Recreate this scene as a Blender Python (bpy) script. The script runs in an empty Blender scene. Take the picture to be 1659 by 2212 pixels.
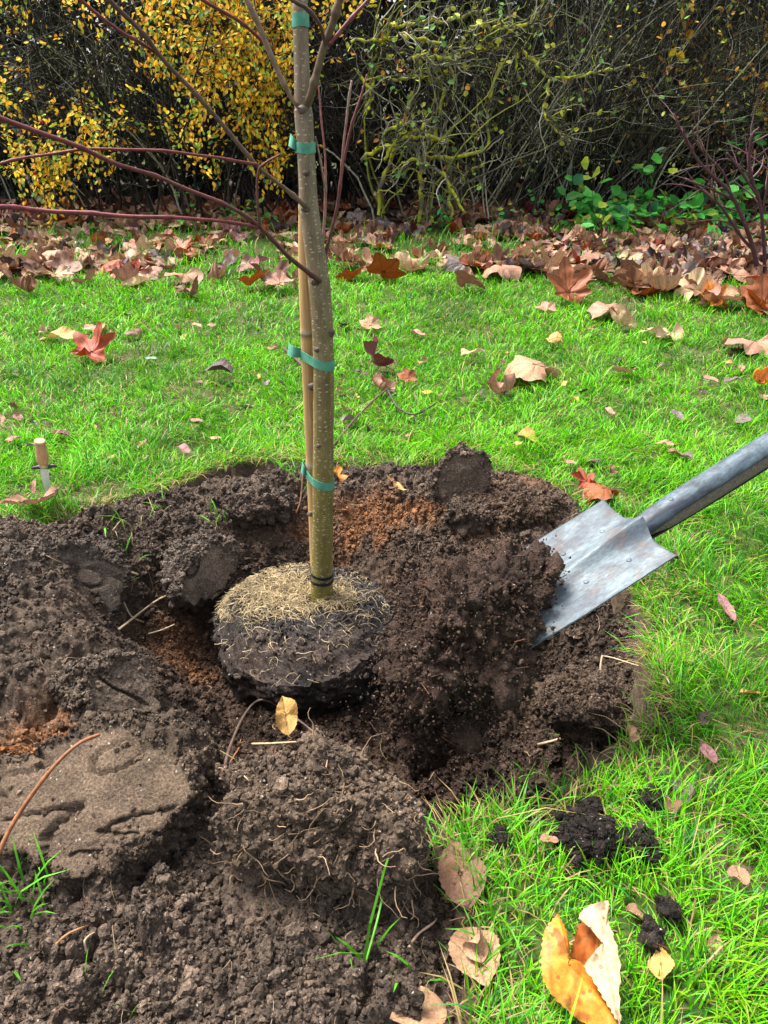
import bpy, bmesh, math, numpy as np
from mathutils import Vector, Matrix

S = bpy.context.scene
COL = S.collection
RNG = np.random.default_rng(7)
R_ = math.radians

# ------------------------------------------------------------------ camera, sky, sun, exposure
PITCH = R_(28.0)
FPX = 1106.0 / math.tan(R_(67.3) / 2)
CAMZ = 1.0
cam = bpy.data.cameras.new("camera"); cam_o = bpy.data.objects.new("camera", cam); COL.objects.link(cam_o)
cam.sensor_fit = 'VERTICAL'; cam.angle_y = R_(67.3); cam.clip_start = 0.02; cam.clip_end = 600
cam_o.location = (0, 0, CAMZ); cam_o.rotation_euler = (math.pi / 2 - PITCH, 0, 0)
S.camera = cam_o

SUN_EL, SUN_AZ = R_(64), R_(302)          # azimuth measured clockwise from +Y: soft light from the upper left
world = bpy.data.worlds.new("World"); S.world = world; world.use_nodes = True
wn = world.node_tree.nodes; wl = world.node_tree.links
sky = wn.new("ShaderNodeTexSky"); sky.sky_type = 'NISHITA'; sky.sun_disc = False
sky.sun_elevation = SUN_EL; sky.sun_rotation = SUN_AZ; sky.dust_density = 4.0; sky.air_density = 0.8; sky.ozone_density = 0.6
hs = wn.new("ShaderNodeHueSaturation"); hs.inputs["Saturation"].default_value = 0.45; wl.new(sky.outputs[0], hs.inputs["Color"])   # overcast: greyer than a clear sky
wl.new(hs.outputs[0], wn["Background"].inputs[0]); wn["Background"].inputs[1].default_value = 0.08
sun = bpy.data.lights.new("sun", 'SUN'); sun.energy = 1.5; sun.angle = R_(24); sun.color = (1.0, 0.95, 0.88)
sun_o = bpy.data.objects.new("sun", sun); COL.objects.link(sun_o)
sd = Vector((math.sin(SUN_AZ) * math.cos(SUN_EL), math.cos(SUN_AZ) * math.cos(SUN_EL), math.sin(SUN_EL)))
sun_o.rotation_euler = sd.to_track_quat('Z', 'Y').to_euler()
S.view_settings.view_transform = 'Standard'; S.view_settings.look = 'None'
S.view_settings.gamma = 1.0; S.view_settings.use_curve_mapping = False
S.view_settings.exposure = 2.6
try:
    S.cycles.max_bounces = 5; S.cycles.diffuse_bounces = 3; S.cycles.glossy_bounces = 2
    S.cycles.transmission_bounces = 3; S.cycles.transparent_max_bounces = 4
except Exception:
    pass

# ------------------------------------------------------------------ numeric helpers
def ray(u, v):
    dx = (u - 829.5) / FPX; dy = (1106 - v) / FPX
    c, s = math.cos(PITCH), math.sin(PITCH)
    return np.array([dx, c + dy * s, -s + dy * c])
def Pz(u, v, z=0.0):
    d = ray(u, v); t = (z - CAMZ) / d[2]; return np.array([0, 0, CAMZ]) + d * t
def Py(u, v, y):
    d = ray(u, v); t = y / d[1]; return np.array([0, 0, CAMZ]) + d * t
def Pt(u, v, t):
    return np.array([0, 0, CAMZ]) + ray(u, v) * t
def project(p):
    p = np.asarray(p, float) - np.array([0, 0, CAMZ]); c, s = math.cos(PITCH), math.sin(PITCH)
    t = p[..., 1] * c - p[..., 2] * s; up = p[..., 1] * s + p[..., 2] * c
    return 829.5 + p[..., 0] / t * FPX, 1106 - up / t * FPX, t
def hsh(ix, iy, iz=0, k=0):
    ix = np.asarray(ix).astype(np.int64).astype(np.uint32); iy = np.asarray(iy).astype(np.int64).astype(np.uint32)
    iz = np.asarray(iz).astype(np.int64).astype(np.uint32)
    h = ix * np.uint32(374761393) + iy * np.uint32(668265263) + iz * np.uint32(2246822519) + np.uint32((k * 3266489917) & 0xffffffff)
    h = (h ^ (h >> np.uint32(13))) * np.uint32(1274126177); h = (h ^ (h >> np.uint32(16))) * np.uint32(2654435761)
    h = h ^ (h >> np.uint32(15))
    return h.astype(np.float64) / 4294967295.0
def sm(t): return t * t * (3 - 2 * t)
def sstep(a, b, x):
    t = np.clip((x - a) / (b - a), 0, 1); return sm(t)
def vn2(x, y, k=0):
    ix, iy = np.floor(x), np.floor(y); fx, fy = sm(x - ix), sm(y - iy)
    a = hsh(ix, iy, 0, k); b = hsh(ix + 1, iy, 0, k); c = hsh(ix, iy + 1, 0, k); d = hsh(ix + 1, iy + 1, 0, k)
    return (a + (b - a) * fx) * (1 - fy) + (c + (d - c) * fx) * fy - 0.5
def vn3(p, k=0):
    i = np.floor(p); f = sm(p - i); o = 0
    for a in (0, 1):
        for b in (0, 1):
            for c in (0, 1):
                w = (f[:, 0] if a else 1 - f[:, 0]) * (f[:, 1] if b else 1 - f[:, 1]) * (f[:, 2] if c else 1 - f[:, 2])
                o = o + w * hsh(i[:, 0] + a, i[:, 1] + b, i[:, 2] + c, k)
    return o - 0.5
def fbm2(x, y, sc, octv=4, k=0, g=0.5):
    o = 0; a = 1.0
    for q in range(octv):
        o = o + a * vn2(x * sc + q * 7.3, y * sc - q * 3.1, k + q); sc *= 2.03; a *= g
    return o
def fbm3(p, sc, octv=4, k=0, g=0.5):
    o = 0; a = 1.0
    for q in range(octv):
        o = o + a * vn3(p * sc + q * 5.7, k + q); sc *= 2.03; a *= g
    return o
def worley2(x, y, sc, k=0):
    x = x * sc; y = y * sc; ix, iy = np.floor(x), np.floor(y); d1 = np.full(x.shape, 9.0); d2 = np.full(x.shape, 9.0); idr = np.zeros(x.shape)
    for a in (-1, 0, 1):
        for b in (-1, 0, 1):
            px = ix + a + hsh(ix + a, iy + b, 0, k); py = iy + b + hsh(ix + a, iy + b, 0, k + 1)
            d = np.hypot(px - x, py - y); r = hsh(ix + a, iy + b, 0, k + 2)
            m = d < d1; d2 = np.where(m, d1, np.minimum(d2, d)); idr = np.where(m, r, idr); d1 = np.where(m, d, d1)
    return d1, d2, idr
def worley3(p, sc, k=0):
    p = p * sc; i = np.floor(p); d1 = np.full(len(p), 9.0); d2 = np.full(len(p), 9.0); idr = np.zeros(len(p))
    for a in (-1, 0, 1):
        for b in (-1, 0, 1):
            for c in (-1, 0, 1):
                q = i + (a, b, c)
                h = [hsh(q[:, 0], q[:, 1], q[:, 2], k + j) for j in range(4)]
                d = np.sqrt((q[:, 0] + h[0] - p[:, 0])**2 + (q[:, 1] + h[1] - p[:, 1])**2 + (q[:, 2] + h[2] - p[:, 2])**2)
                m = d < d1; d2 = np.where(m, d1, np.minimum(d2, d)); idr = np.where(m, h[3], idr); d1 = np.where(m, d, d1)
    return d1, d2, idr
def cl_(d1, d2, r, w=0.35): return (0.25 + r) * sstep(0, w, d2 - d1) * (1 - 0.45 * np.clip(d1, 0, 1))
def poly_sd(px, py, poly):          # signed distance, negative inside
    d = np.full(px.shape, 1e9); ins = np.zeros(px.shape, bool); n = len(poly)
    for i in range(n):
        ax, ay = poly[i]; bx, by = poly[(i + 1) % n]; ex, ey = bx - ax, by - ay
        t = np.clip(((px - ax) * ex + (py - ay) * ey) / (ex * ex + ey * ey + 1e-12), 0, 1)
        d = np.minimum(d, np.hypot(px - ax - t * ex, py - ay - t * ey))
        c = ((ay > py) != (by > py)) & (px < (bx - ax) * (py - ay) / (by - ay + 1e-12) + ax); ins ^= c
    return np.where(ins, -d, d)

# ------------------------------------------------------------------ object helpers
def tag(o, label=None, cat=None, group=None, kind=None):
    if label: o['label'] = label
    if cat: o['category'] = cat
    if group: o['group'] = group
    if kind: o['kind'] = kind
    return o
def mesh_np(name, V, faces, mat=None, parent=None, smooth=True, col=None, vec=None, link=True):
    V = np.asarray(V, np.float32); me = bpy.data.meshes.new(name)
    faces = [np.asarray(f, np.int32) for f in faces if len(f)]
    me.vertices.add(len(V)); me.vertices.foreach_set('co', V.ravel())
    nl = sum(f.size for f in faces); npol = sum(len(f) for f in faces)
    me.loops.add(nl); me.loops.foreach_set('vertex_index', np.concatenate([f.ravel() for f in faces]))
    me.polygons.add(npol); tot = np.concatenate([np.full(len(f), f.shape[1], np.int32) for f in faces])
    st = np.zeros(npol, np.int32); st[1:] = np.cumsum(tot)[:-1]
    me.polygons.foreach_set('loop_start', st)
    me.update(calc_edges=True)
    me.polygons.foreach_set('use_smooth', np.full(npol, bool(smooth)))
    if col is not None:
        c = np.ones((len(V), 4), np.float32); c[:, :3] = col
        a = me.color_attributes.new('Col', 'FLOAT_COLOR', 'POINT'); a.data.foreach_set('color', c.ravel())
    if vec is not None:
        a = me.attributes.new('Tuv', 'FLOAT_VECTOR', 'POINT'); a.data.foreach_set('vector', np.asarray(vec, np.float32).ravel())
    if mat: me.materials.append(mat)
    me.validate()
    if not link: return me
    o = bpy.data.objects.new(name, me); COL.objects.link(o)
    if parent: o.parent = parent
    return o
def empty(name, loc=(0, 0, 0), label=None, cat=None, group=None):
    o = bpy.data.objects.new(name, None); o.empty_display_size = 0.05; o.location = loc; COL.objects.link(o)
    return tag(o, label, cat, group)
def adopt(o, root):                 # mesh made in world coordinates becomes a child of an Empty elsewhere
    o.parent = root; l = Vector(root.location); r = root.parent
    while r: l += Vector(r.location); r = r.parent
    o.location = Vector(o.location) - l
    return o
def tubes(P, Rr, sides=5, cap=False):
    P = np.asarray(P, float); Rr = np.asarray(Rr, float)
    if P.ndim == 2: P = P[None]; Rr = Rr[None]
    N, K, _ = P.shape
    T = np.gradient(P, axis=1); T /= np.linalg.norm(T, axis=2, keepdims=True) + 1e-9
    mt = np.abs(T.mean(1)); ref = np.zeros((N, 3)); ref[np.arange(N), mt.argmin(1)] = 1
    A = np.cross(T, ref[:, None, :]); A /= np.linalg.norm(A, axis=2, keepdims=True) + 1e-9; B = np.cross(T, A)
    an = np.arange(sides) / sides * 2 * math.pi
    V = P[:, :, None, :] + Rr[:, :, None, None] * (A[:, :, None, :] * np.cos(an)[None, None, :, None] + B[:, :, None, :] * np.sin(an)[None, None, :, None])
    idx = np.arange(N * K * sides).reshape(N, K, sides); nx = np.roll(idx, -1, axis=2)
    Q = np.stack([idx[:, :-1], idx[:, 1:], nx[:, 1:], nx[:, :-1]], -1).reshape(-1, 4)
    s = np.concatenate([np.zeros((N, 1)), np.cumsum(np.linalg.norm(np.diff(P, axis=1), axis=2), 1)], 1)
    tv = np.zeros((N, K, sides, 3)); tv[..., 0] = (an[None, None, :] * Rr[:, :, None]); tv[..., 1] = s[:, :, None]; tv[..., 2] = RNG.random((N, 1, 1)) * 10
    V = V.reshape(-1, 3); tv = tv.reshape(-1, 3); F = [Q]
    if cap and N == 1:
        c0 = len(V); V = np.vstack([V, P[0, :1], P[0, -1:]]); tv = np.vstack([tv, tv[:1], tv[-1:]])
        F.append(np.stack([np.full(sides, c0), idx[0, 0], nx[0, 0]], -1)); F.append(np.stack([np.full(sides, c0 + 1), nx[0, -1], idx[0, -1]], -1))
    return V, F, tv
def catmull(pts, n):
    p = np.asarray(pts, float); m = len(p); pp = np.vstack([2 * p[0] - p[1], p, 2 * p[-1] - p[-2]]); t = np.linspace(0, m - 1 - 1e-9, n)
    i = np.floor(t).astype(int); f = (t - i)[:, None]; a, b, c, d = pp[i], pp[i + 1], pp[i + 2], pp[i + 3]
    return 0.5 * (2 * b + (c - a) * f + (2 * a - 5 * b + 4 * c - d) * f**2 + (3 * b - a - 3 * c + d) * f**3)
_ico = {}
def ico(n):
    if n not in _ico:
        bm = bmesh.new(); bmesh.ops.create_icosphere(bm, subdivisions=n, radius=1.0)
        _ico[n] = (np.array([v.co[:] for v in bm.verts]), np.array([[v.index for v in f.verts] for f in bm.faces])); bm.free()
    return _ico[n]
def rotmats(n, rng):
    q = rng.normal(size=(n, 4)); q /= np.linalg.norm(q, axis=1, keepdims=True); w, x, y, z = q.T
    return np.stack([np.stack([1 - 2 * (y * y + z * z), 2 * (x * y - w * z), 2 * (x * z + w * y)], -1),
                     np.stack([2 * (x * y + w * z), 1 - 2 * (x * x + z * z), 2 * (y * z - w * x)], -1),
                     np.stack([2 * (x * z - w * y), 2 * (y * z + w * x), 1 - 2 * (x * x + y * y)], -1)], 1)

# ------------------------------------------------------------------ materials
def nt(name):
    m = bpy.data.materials.new(name); m.use_nodes = True; n = m.node_tree.nodes; l = m.node_tree.links
    b = n["Principled BSDF"]; b.inputs["Specular IOR Level"].default_value = 0.25; return m, n, l, b
def attr(n, name):
    a = n.new("ShaderNodeAttribute"); a.attribute_name = name; return a
def noise(n, l, vec, sc, det=4, rough=0.55):
    t = n.new("ShaderNodeTexNoise"); t.inputs["Scale"].default_value = sc; t.inputs["Detail"].default_value = det; t.inputs["Roughness"].default_value = rough
    if vec is not None: l.new(vec, t.inputs["Vector"])
    return t
def ramp(n, l, fac, stops):
    r = n.new("ShaderNodeValToRGB"); e = r.color_ramp.elements
    while len(e) < len(stops): e.new(0.5)
    for x, (p, c) in zip(e, stops): x.position = p; x.color = (*c, 1) if len(c) == 3 else c
    if fac is not None: l.new(fac, r.inputs[0])
    return r
def mix(n, l, mode, fac, a, b):
    m = n.new("ShaderNodeMix"); m.data_type = 'RGBA'; m.blend_type = mode
    for sock, v in ((m.inputs[0], fac), (m.inputs[6], a), (m.inputs[7], b)):
        if isinstance(v, (int, float)): sock.default_value = v
        elif isinstance(v, tuple): sock.default_value = (*v, 1)
        else: l.new(v, sock)
    return m.outputs[2]
def bump(n, l, b, h, strength=0.5, dist=0.002, prev=None):
    u = n.new("ShaderNodeBump"); u.inputs["Strength"].default_value = strength; u.inputs["Distance"].default_value = dist
    l.new(h, u.inputs["Height"])
    if prev is not None: l.new(prev, u.inputs["Normal"])
    l.new(u.outputs[0], b.inputs["Normal"]); return u.outputs[0]
def math_n(n, l, op, a, b=0.0):
    m = n.new("ShaderNodeMath"); m.operation = op
    for i, v in enumerate((a, b)):
        if isinstance(v, (int, float)): m.inputs[i].default_value = v
        else: l.new(v, m.inputs[i])
    return m.outputs[0]
def geo_pos(n): return n.new("ShaderNodeNewGeometry").outputs["Position"]

def mat_soil():
    m, n, l, b = nt("soil_mat"); pos = geo_pos(n); a = attr(n, "Col")
    n1 = noise(n, l, pos, 14, 5); n2 = noise(n, l, pos, 260, 3, 0.7)
    c = mix(n, l, 'MULTIPLY', 1.0, a.outputs["Color"], ramp(n, l, n1.outputs[0], [(0.3, (0.75, 0.74, 0.74)), (0.7, (1.25, 1.22, 1.2))]).outputs[0])
    c = mix(n, l, 'MULTIPLY', 1.0, c, ramp(n, l, n2.outputs[0], [(0.30, (0.35, 0.33, 0.32)), (0.5, (1, 1, 1)), (0.70, (1.9, 1.85, 1.8))]).outputs[0])
    v = n.new("ShaderNodeTexVoronoi"); v.inputs["Scale"].default_value = 420; l.new(pos, v.inputs["Vector"])
    sp = math_n(n, l, 'GREATER_THAN', n.new("ShaderNodeSeparateColor").outputs[0], 0.997)
    sepc = n.nodes["Separate Color"] if hasattr(n, "nodes") else n["Separate Color"]; l.new(v.outputs["Color"], sepc.inputs[0])
    c = mix(n, l, 'MIX', sp, c, (0.30, 0.27, 0.23))
    l.new(c, b.inputs["Base Color"]); b.inputs["Roughness"].default_value = 0.85; b.inputs["Specular IOR Level"].default_value = 0.2
    p = bump(n, l, b, n2.outputs[0], 0.9, 0.004); n3 = noise(n, l, pos, 700, 2, 0.6); bump(n, l, b, n3.outputs[0], 0.6, 0.0015, p)
    return m
def mat_attr(name, rough=0.7, spec=0.25, var=0.3, nsc=40, transl=0.0, bumpd=0.0, tr_tint=(1, 1, 1)):
    m, n, l, b = nt(name); a = attr(n, "Col"); pos = geo_pos(n); t = noise(n, l, pos, nsc, 3)
    c = mix(n, l, 'MULTIPLY', 1.0, a.outputs["Color"], ramp(n, l, t.outputs[0], [(0.3, (1 - var,) * 3), (0.7, (1 + var,) * 3)]).outputs[0])
    l.new(c, b.inputs["Base Color"]); b.inputs["Roughness"].default_value = rough; b.inputs["Specular IOR Level"].default_value = spec
    if bumpd: bump(n, l, b, t.outputs[0], 0.7, bumpd)
    if transl:
        tb = n.new("ShaderNodeBsdfTranslucent"); l.new(mix(n, l, 'MULTIPLY', 1.0, c, tr_tint), tb.inputs[0]); ms = n.new("ShaderNodeMixShader"); ms.inputs[0].default_value = transl
        l.new(b.outputs[0], ms.inputs[1]); l.new(tb.outputs[0], ms.inputs[2]); l.new(ms.outputs[0], n["Material Output"].inputs[0])
    return m
def mat_leaf():
    m, n, l, b = nt("dry_leaf_mat"); oi = n.new("ShaderNodeObjectInfo"); tc = n.new("ShaderNodeTexCoord"); a = attr(n, "Col")
    sh = n.new("ShaderNodeVectorMath"); sh.operation = 'ADD'; l.new(tc.outputs["Object"], sh.inputs[0])
    rr = n.new("ShaderNodeCombineXYZ"); l.new(math_n(n, l, 'MULTIPLY', oi.outputs["Random"], 30), rr.inputs[0]); l.new(rr.outputs[0], sh.inputs[1])
    n1 = noise(n, l, sh.outputs[0], 22, 5, 0.65); n2 = noise(n, l, sh.outputs[0], 160, 3)
    c = mix(n, l, 'MULTIPLY', 1.0, oi.outputs["Color"], ramp(n, l, n1.outputs[0], [(0.3, (0.5, 0.42, 0.4)), (0.5, (1, 1, 1)), (0.72, (1.3, 1.28, 1.2))]).outputs[0])
    c = mix(n, l, 'MULTIPLY', 0.8, c, ramp(n, l, n2.outputs[0], [(0.3, (0.7, 0.66, 0.6)), (0.65, (1.12, 1.1, 1.1))]).outputs[0])
    c = mix(n, l, 'MULTIPLY', 1.0, c, a.outputs["Color"])
    v = n.new("ShaderNodeTexVoronoi"); v.inputs["Scale"].default_value = 60; l.new(sh.outputs[0], v.inputs["Vector"])
    spots = math_n(n, l, 'LESS_THAN', v.outputs["Distance"], 0.16)
    c = mix(n, l, 'MIX', math_n(n, l, 'MULTIPLY', spots, 0.55), c, (0.03, 0.015, 0.01))
    g = n.new("ShaderNodeNewGeometry"); c2 = mix(n, l, 'MIX', 0.12, c, (0.30, 0.20, 0.13))
    c = mix(n, l, 'MIX', g.outputs["Backfacing"], c, c2)
    l.new(c, b.inputs["Base Color"]); b.inputs["Roughness"].default_value = 0.5; b.inputs["Specular IOR Level"].default_value = 0.35
    bump(n, l, b, n2.outputs[0], 0.5, 0.0015)
    tb = n.new("ShaderNodeBsdfTranslucent"); l.new(c, tb.inputs[0]); ms = n.new("ShaderNodeMixShader"); ms.inputs[0].default_value = 0.15
    l.new(b.outputs[0], ms.inputs[1]); l.new(tb.outputs[0], ms.inputs[2]); l.new(ms.outputs[0], n["Material Output"].inputs[0])
    return m
def mat_bark():
    m, n, l, b = nt("bark_mat"); a = attr(n, "Tuv"); c0 = attr(n, "Col")
    mp = n.new("ShaderNodeMapping"); mp.inputs["Scale"].default_value = (72, 170, 1); l.new(a.outputs["Vector"], mp.inputs[0])
    v = n.new("ShaderNodeTexVoronoi"); v.voronoi_dimensions = '2D'; v.inputs["Scale"].default_value = 1; v.inputs["Randomness"].default_value = 1.0; l.new(mp.outputs[0], v.inputs["Vector"])
    mp2 = n.new("ShaderNodeMapping"); mp2.inputs["Scale"].default_value = (900, 60, 1); l.new(a.outputs["Vector"], mp2.inputs[0]); n1 = noise(n, l, mp2.outputs[0], 1, 3)
    mp3 = n.new("ShaderNodeMapping"); mp3.inputs["Scale"].default_value = (60, 14, 1); l.new(a.outputs["Vector"], mp3.inputs[0]); n2 = noise(n, l, mp3.outputs[0], 1, 4)
    c = mix(n, l, 'MULTIPLY', 1.0, c0.outputs["Color"], ramp(n, l, n1.outputs[0], [(0.3, (0.62, 0.62, 0.6)), (0.7, (1.3, 1.3, 1.25))]).outputs[0])
    c = mix(n, l, 'MULTIPLY', 0.9, c, ramp(n, l, n2.outputs[0], [(0.3, (0.6, 0.58, 0.55)), (0.7, (1.25, 1.25, 1.3))]).outputs[0])
    sz = n.new("ShaderNodeSeparateColor"); l.new(v.outputs["Color"], sz.inputs[0])
    thr = math_n(n, l, 'ADD', math_n(n, l, 'MULTIPLY', sz.outputs[0], 0.32), -0.05)
    k = math_n(n, l, 'LESS_THAN', v.outputs["Distance"], thr)
    c = mix(n, l, 'MIX', math_n(n, l, 'MULTIPLY', k, 0.9), c, (0.40, 0.33, 0.22))
    l.new(c, b.inputs["Base Color"]); b.inputs["Roughness"].default_value = 0.55
    p = bump(n, l, b, n1.outputs[0], 0.5, 0.001); bump(n, l, b, k, 0.8, 0.0012, p)
    return m
def mat_cane():
    m, n, l, b = nt("bamboo_mat"); a = attr(n, "Tuv"); c0 = attr(n, "Col")
    mp = n.new("ShaderNodeMapping"); mp.inputs["Scale"].default_value = (500, 10, 1); l.new(a.outputs["Vector"], mp.inputs[0]); n1 = noise(n, l, mp.outputs[0], 1, 4)
    mp3 = n.new("ShaderNodeMapping"); mp3.inputs["Scale"].default_value = (60, 12, 1); l.new(a.outputs["Vector"], mp3.inputs[0]); n2 = noise(n, l, mp3.outputs[0], 1, 4)
    c = mix(n, l, 'MULTIPLY', 1.0, c0.outputs["Color"], ramp(n, l, n1.outputs[0], [(0.3, (0.72, 0.68, 0.62)), (0.7, (1.15, 1.15, 1.15))]).outputs[0])
    c = mix(n, l, 'MIX', math_n(n, l, 'MULTIPLY', ramp(n, l, n2.outputs[0], [(0.45, (0, 0, 0)), (0.75, (1, 1, 1))]).outputs[0], 0.45), c, (0.22, 0.19, 0.15))
    l.new(c, b.inputs["Base Color"]); b.inputs["Roughness"].default_value = 0.4; return m
def mat_tape():
    m, n, l, b = nt("tape_mat"); pos = geo_pos(n); t = noise(n, l, pos, 60, 4); t2 = noise(n, l, pos, 900, 2)
    l.new(ramp(n, l, t.outputs[0], [(0.3, (0.06, 0.22, 0.145)), (0.7, (0.11, 0.33, 0.22))]).outputs[0], b.inputs["Base Color"])
    b.inputs["Roughness"].default_value = 0.38; bump(n, l, b, t2.outputs[0], 0.3, 0.0006); return m
def mat_metal(name, base, patina, rust, metal=0.75, rough=0.4, amt=0.55):
    m, n, l, b = nt(name); tc = n.new("ShaderNodeTexCoord").outputs["Object"]
    mp = n.new("ShaderNodeMapping"); mp.inputs["Scale"].default_value = (3.0, 0.9, 2.0); mp.inputs["Rotation"].default_value = (0, 0, 0.35); l.new(tc, mp.inputs[0])
    n1 = noise(n, l, mp.outputs[0], 11, 7, 0.65); n2 = noise(n, l, tc, 26, 6, 0.7); n3 = noise(n, l, mp.outputs[0], 120, 4, 0.6)
    c = mix(n, l, 'MIX', math_n(n, l, 'MULTIPLY', ramp(n, l, n1.outputs[0], [(0.44, (0, 0, 0)), (0.6, (1, 1, 1))]).outputs[0], amt), base, patina)
    c = mix(n, l, 'MIX', math_n(n, l, 'MULTIPLY', ramp(n, l, n2.outputs[0], [(0.52, (0, 0, 0)), (0.68, (1, 1, 1))]).outputs[0], 0.7), c, rust)
    c = mix(n, l, 'MULTIPLY', 1.0, c, ramp(n, l, n3.outputs[0], [(0.3, (0.7, 0.7, 0.7)), (0.7, (1.2, 1.2, 1.2))]).outputs[0])
    l.new(c, b.inputs["Base Color"]); b.inputs["Metallic"].default_value = metal
    l.new(ramp(n, l, n2.outputs[0], [(0.3, (rough - 0.08,) * 3), (0.65, (rough + 0.25,) * 3)]).outputs[0], b.inputs["Roughness"])
    b.inputs["Specular IOR Level"].default_value = 0.5
    bump(n, l, b, n3.outputs[0], 0.35, 0.0008); return m
def mat_plain(name, col, rough=0.6, metal=0.0, var=0.25, sc=60, stretch=None):
    m, n, l, b = nt(name); tc = n.new("ShaderNodeTexCoord").outputs["Object"]
    if stretch:
        mp = n.new("ShaderNodeMapping"); mp.inputs["Scale"].default_value = stretch; l.new(tc, mp.inputs[0]); tc = mp.outputs[0]
    t = noise(n, l, tc, sc, 5); c = mix(n, l, 'MULTIPLY', 1.0, col, ramp(n, l, t.outputs[0], [(0.3, (1 - var,) * 3), (0.7, (1 + var,) * 3)]).outputs[0])
    l.new(c, b.inputs["Base Color"]); b.inputs["Roughness"].default_value = rough; b.inputs["Metallic"].default_value = metal
    bump(n, l, b, t.outputs[0], 0.3, 0.001); return m

M_SOIL = mat_soil()
M_GROUND = mat_attr("lawn_soil_mat", 0.9, 0.1, 0.5, 45, 0, 0.01)
M_GRASS = mat_attr("grass_mat", 0.45, 0.3, 0.12, 6, 0.38, tr_tint=(0.85, 1.0, 0.5))
M_LEAF = mat_leaf()
M_BARK = mat_bark(); M_CANE = mat_cane(); M_TAPE = mat_tape()
M_TWIG = mat_attr("twig_mat", 0.55, 0.3, 0.35, 90, 0, 0.001)
M_BUSHWOOD = mat_attr("bush_wood_mat", 0.75, 0.15, 0.4, 30, 0)
M_BUSHLEAF = mat_attr("bush_leaf_mat", 0.5, 0.3, 0.15, 12, 0.42)
M_FIBRE = mat_attr("fibre_mat", 0.7, 0.2, 0.3, 60, 0.15)
M_STEEL = mat_metal("spade_steel_mat", (0.060, 0.078, 0.095), (0.15, 0.195, 0.21), (0.13, 0.082, 0.065), 0.15, 0.52, 0.7)
M_SOCKET = mat_metal("spade_socket_mat", (0.022, 0.027, 0.038), (0.13, 0.20, 0.24), (0.020, 0.019, 0.020), 0.12, 0.5, 0.5)
M_WOODGREY = mat_plain("weathered_wood_mat", (0.16, 0.13, 0.105), 0.8, 0, 0.45, 30, (1, 12, 12))

# ------------------------------------------------------------------ the lie of the land
SOIL_PX = [(-420, 1180), (0, 1165), (60, 1155), (130, 1135), (200, 1108), (290, 1085), (370, 1056), (450, 1022), (520, 1003), (600, 996), (660, 990), (760, 1000), (860, 1012), (930, 1000),
           (1000, 985), (1050, 1012), (1120, 1036), (1190, 1052), (1240, 1092), (1300, 1160), (1360, 1250), (1405, 1320), (1425, 1400), (1440, 1480), (1428, 1560), (1385, 1610),
           (1290, 1665), (1235, 1722), (1160, 1762), (1050, 1788), (985, 1802), (935, 1850), (960, 1868), (995, 1890), (1012, 1960), (1040, 2020), (1050, 2120), (1035, 2212), (1000, 2600), (-700, 2600)]
SOIL_POLY = [tuple(Pz(u, v)[:2]) for u, v in SOIL_PX]
BX, BY, BZ, BR = -0.187, 1.47, -0.02, 0.20      # root ball
def lawn_h(x, y):
    return 0.018 * fbm2(x, y, 1.1, 3, 40) + 0.03 * sstep(6.8, 8.5, y)
def G(x, y, cx, cy, sx, sy, rot=0.0, p=2.0):
    c, s = math.cos(rot), math.sin(rot); dx, dy = x - cx, y - cy; u = (dx * c + dy * s) / sx; w = (-dx * s + dy * c) / sy
    return np.exp(-np.power(u * u + w * w + 1e-9, p / 2))
def soil_base(x, y):
    wx = x + 0.05 * fbm2(x, y, 7, 3, 11); wy = y + 0.05 * fbm2(x, y, 7, 3, 17)
    h = -0.012 + 0.0 * x
    h = h - 0.188 * np.maximum(G(wx, wy, -0.19, 1.43, 0.38, 0.37, 0, 5), 1.25 * G(wx, wy, 0.13, 1.27, 0.30, 0.29, 0, 5))
    h = h - 0.10 * G(wx, wy, 0.40, 1.24, 0.20, 0.22, 0, 3)
    h = h - 0.07 * G(wx, wy, 0.0, 1.03, 0.34, 0.15, 0, 3)
    h = h - 0.07 * G(wx, wy, -0.50, 2.16, 0.42, 0.09, 0.05, 3) - 0.05 * G(wx, wy, 0.0, 2.22, 0.35, 0.07, 0, 3)
    h = h + 0.055 * G(wx, wy, 0.14, 1.98, 0.42, 0.12, -0.1, 3) + 0.045 * G(wx, wy, 0.33, 1.82, 0.20, 0.16, 0, 3) + 0.05 * G(wx, wy, -0.32, 1.97, 0.16, 0.09, 0, 3)
    h = h + 0.12 * G(wx, wy, -0.86, 1.50, 0.26, 0.22, 0.2, 4) + 0.07 * G(wx, wy, -0.60, 1.72, 0.16, 0.16, 0.4, 3)
    h = h + 0.09 * G(wx, wy, -0.74, 1.20, 0.26, 0.16, 0.1, 3)
    h = h + 0.055 * G(wx, wy, -0.44, 0.86, 0.26, 0.13, -0.1, 4) + 0.03 * G(wx, wy, -0.36, 0.72, 0.36, 0.20, 0, 3)
    h = h + 0.045 * G(wx, wy, -0.13, 0.78, 0.15, 0.10, -0.35, 4)
    h = h + 0.03 * G(wx, wy, 0.26, 1.06, 0.13, 0.10, 0, 3)
    return h
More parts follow.
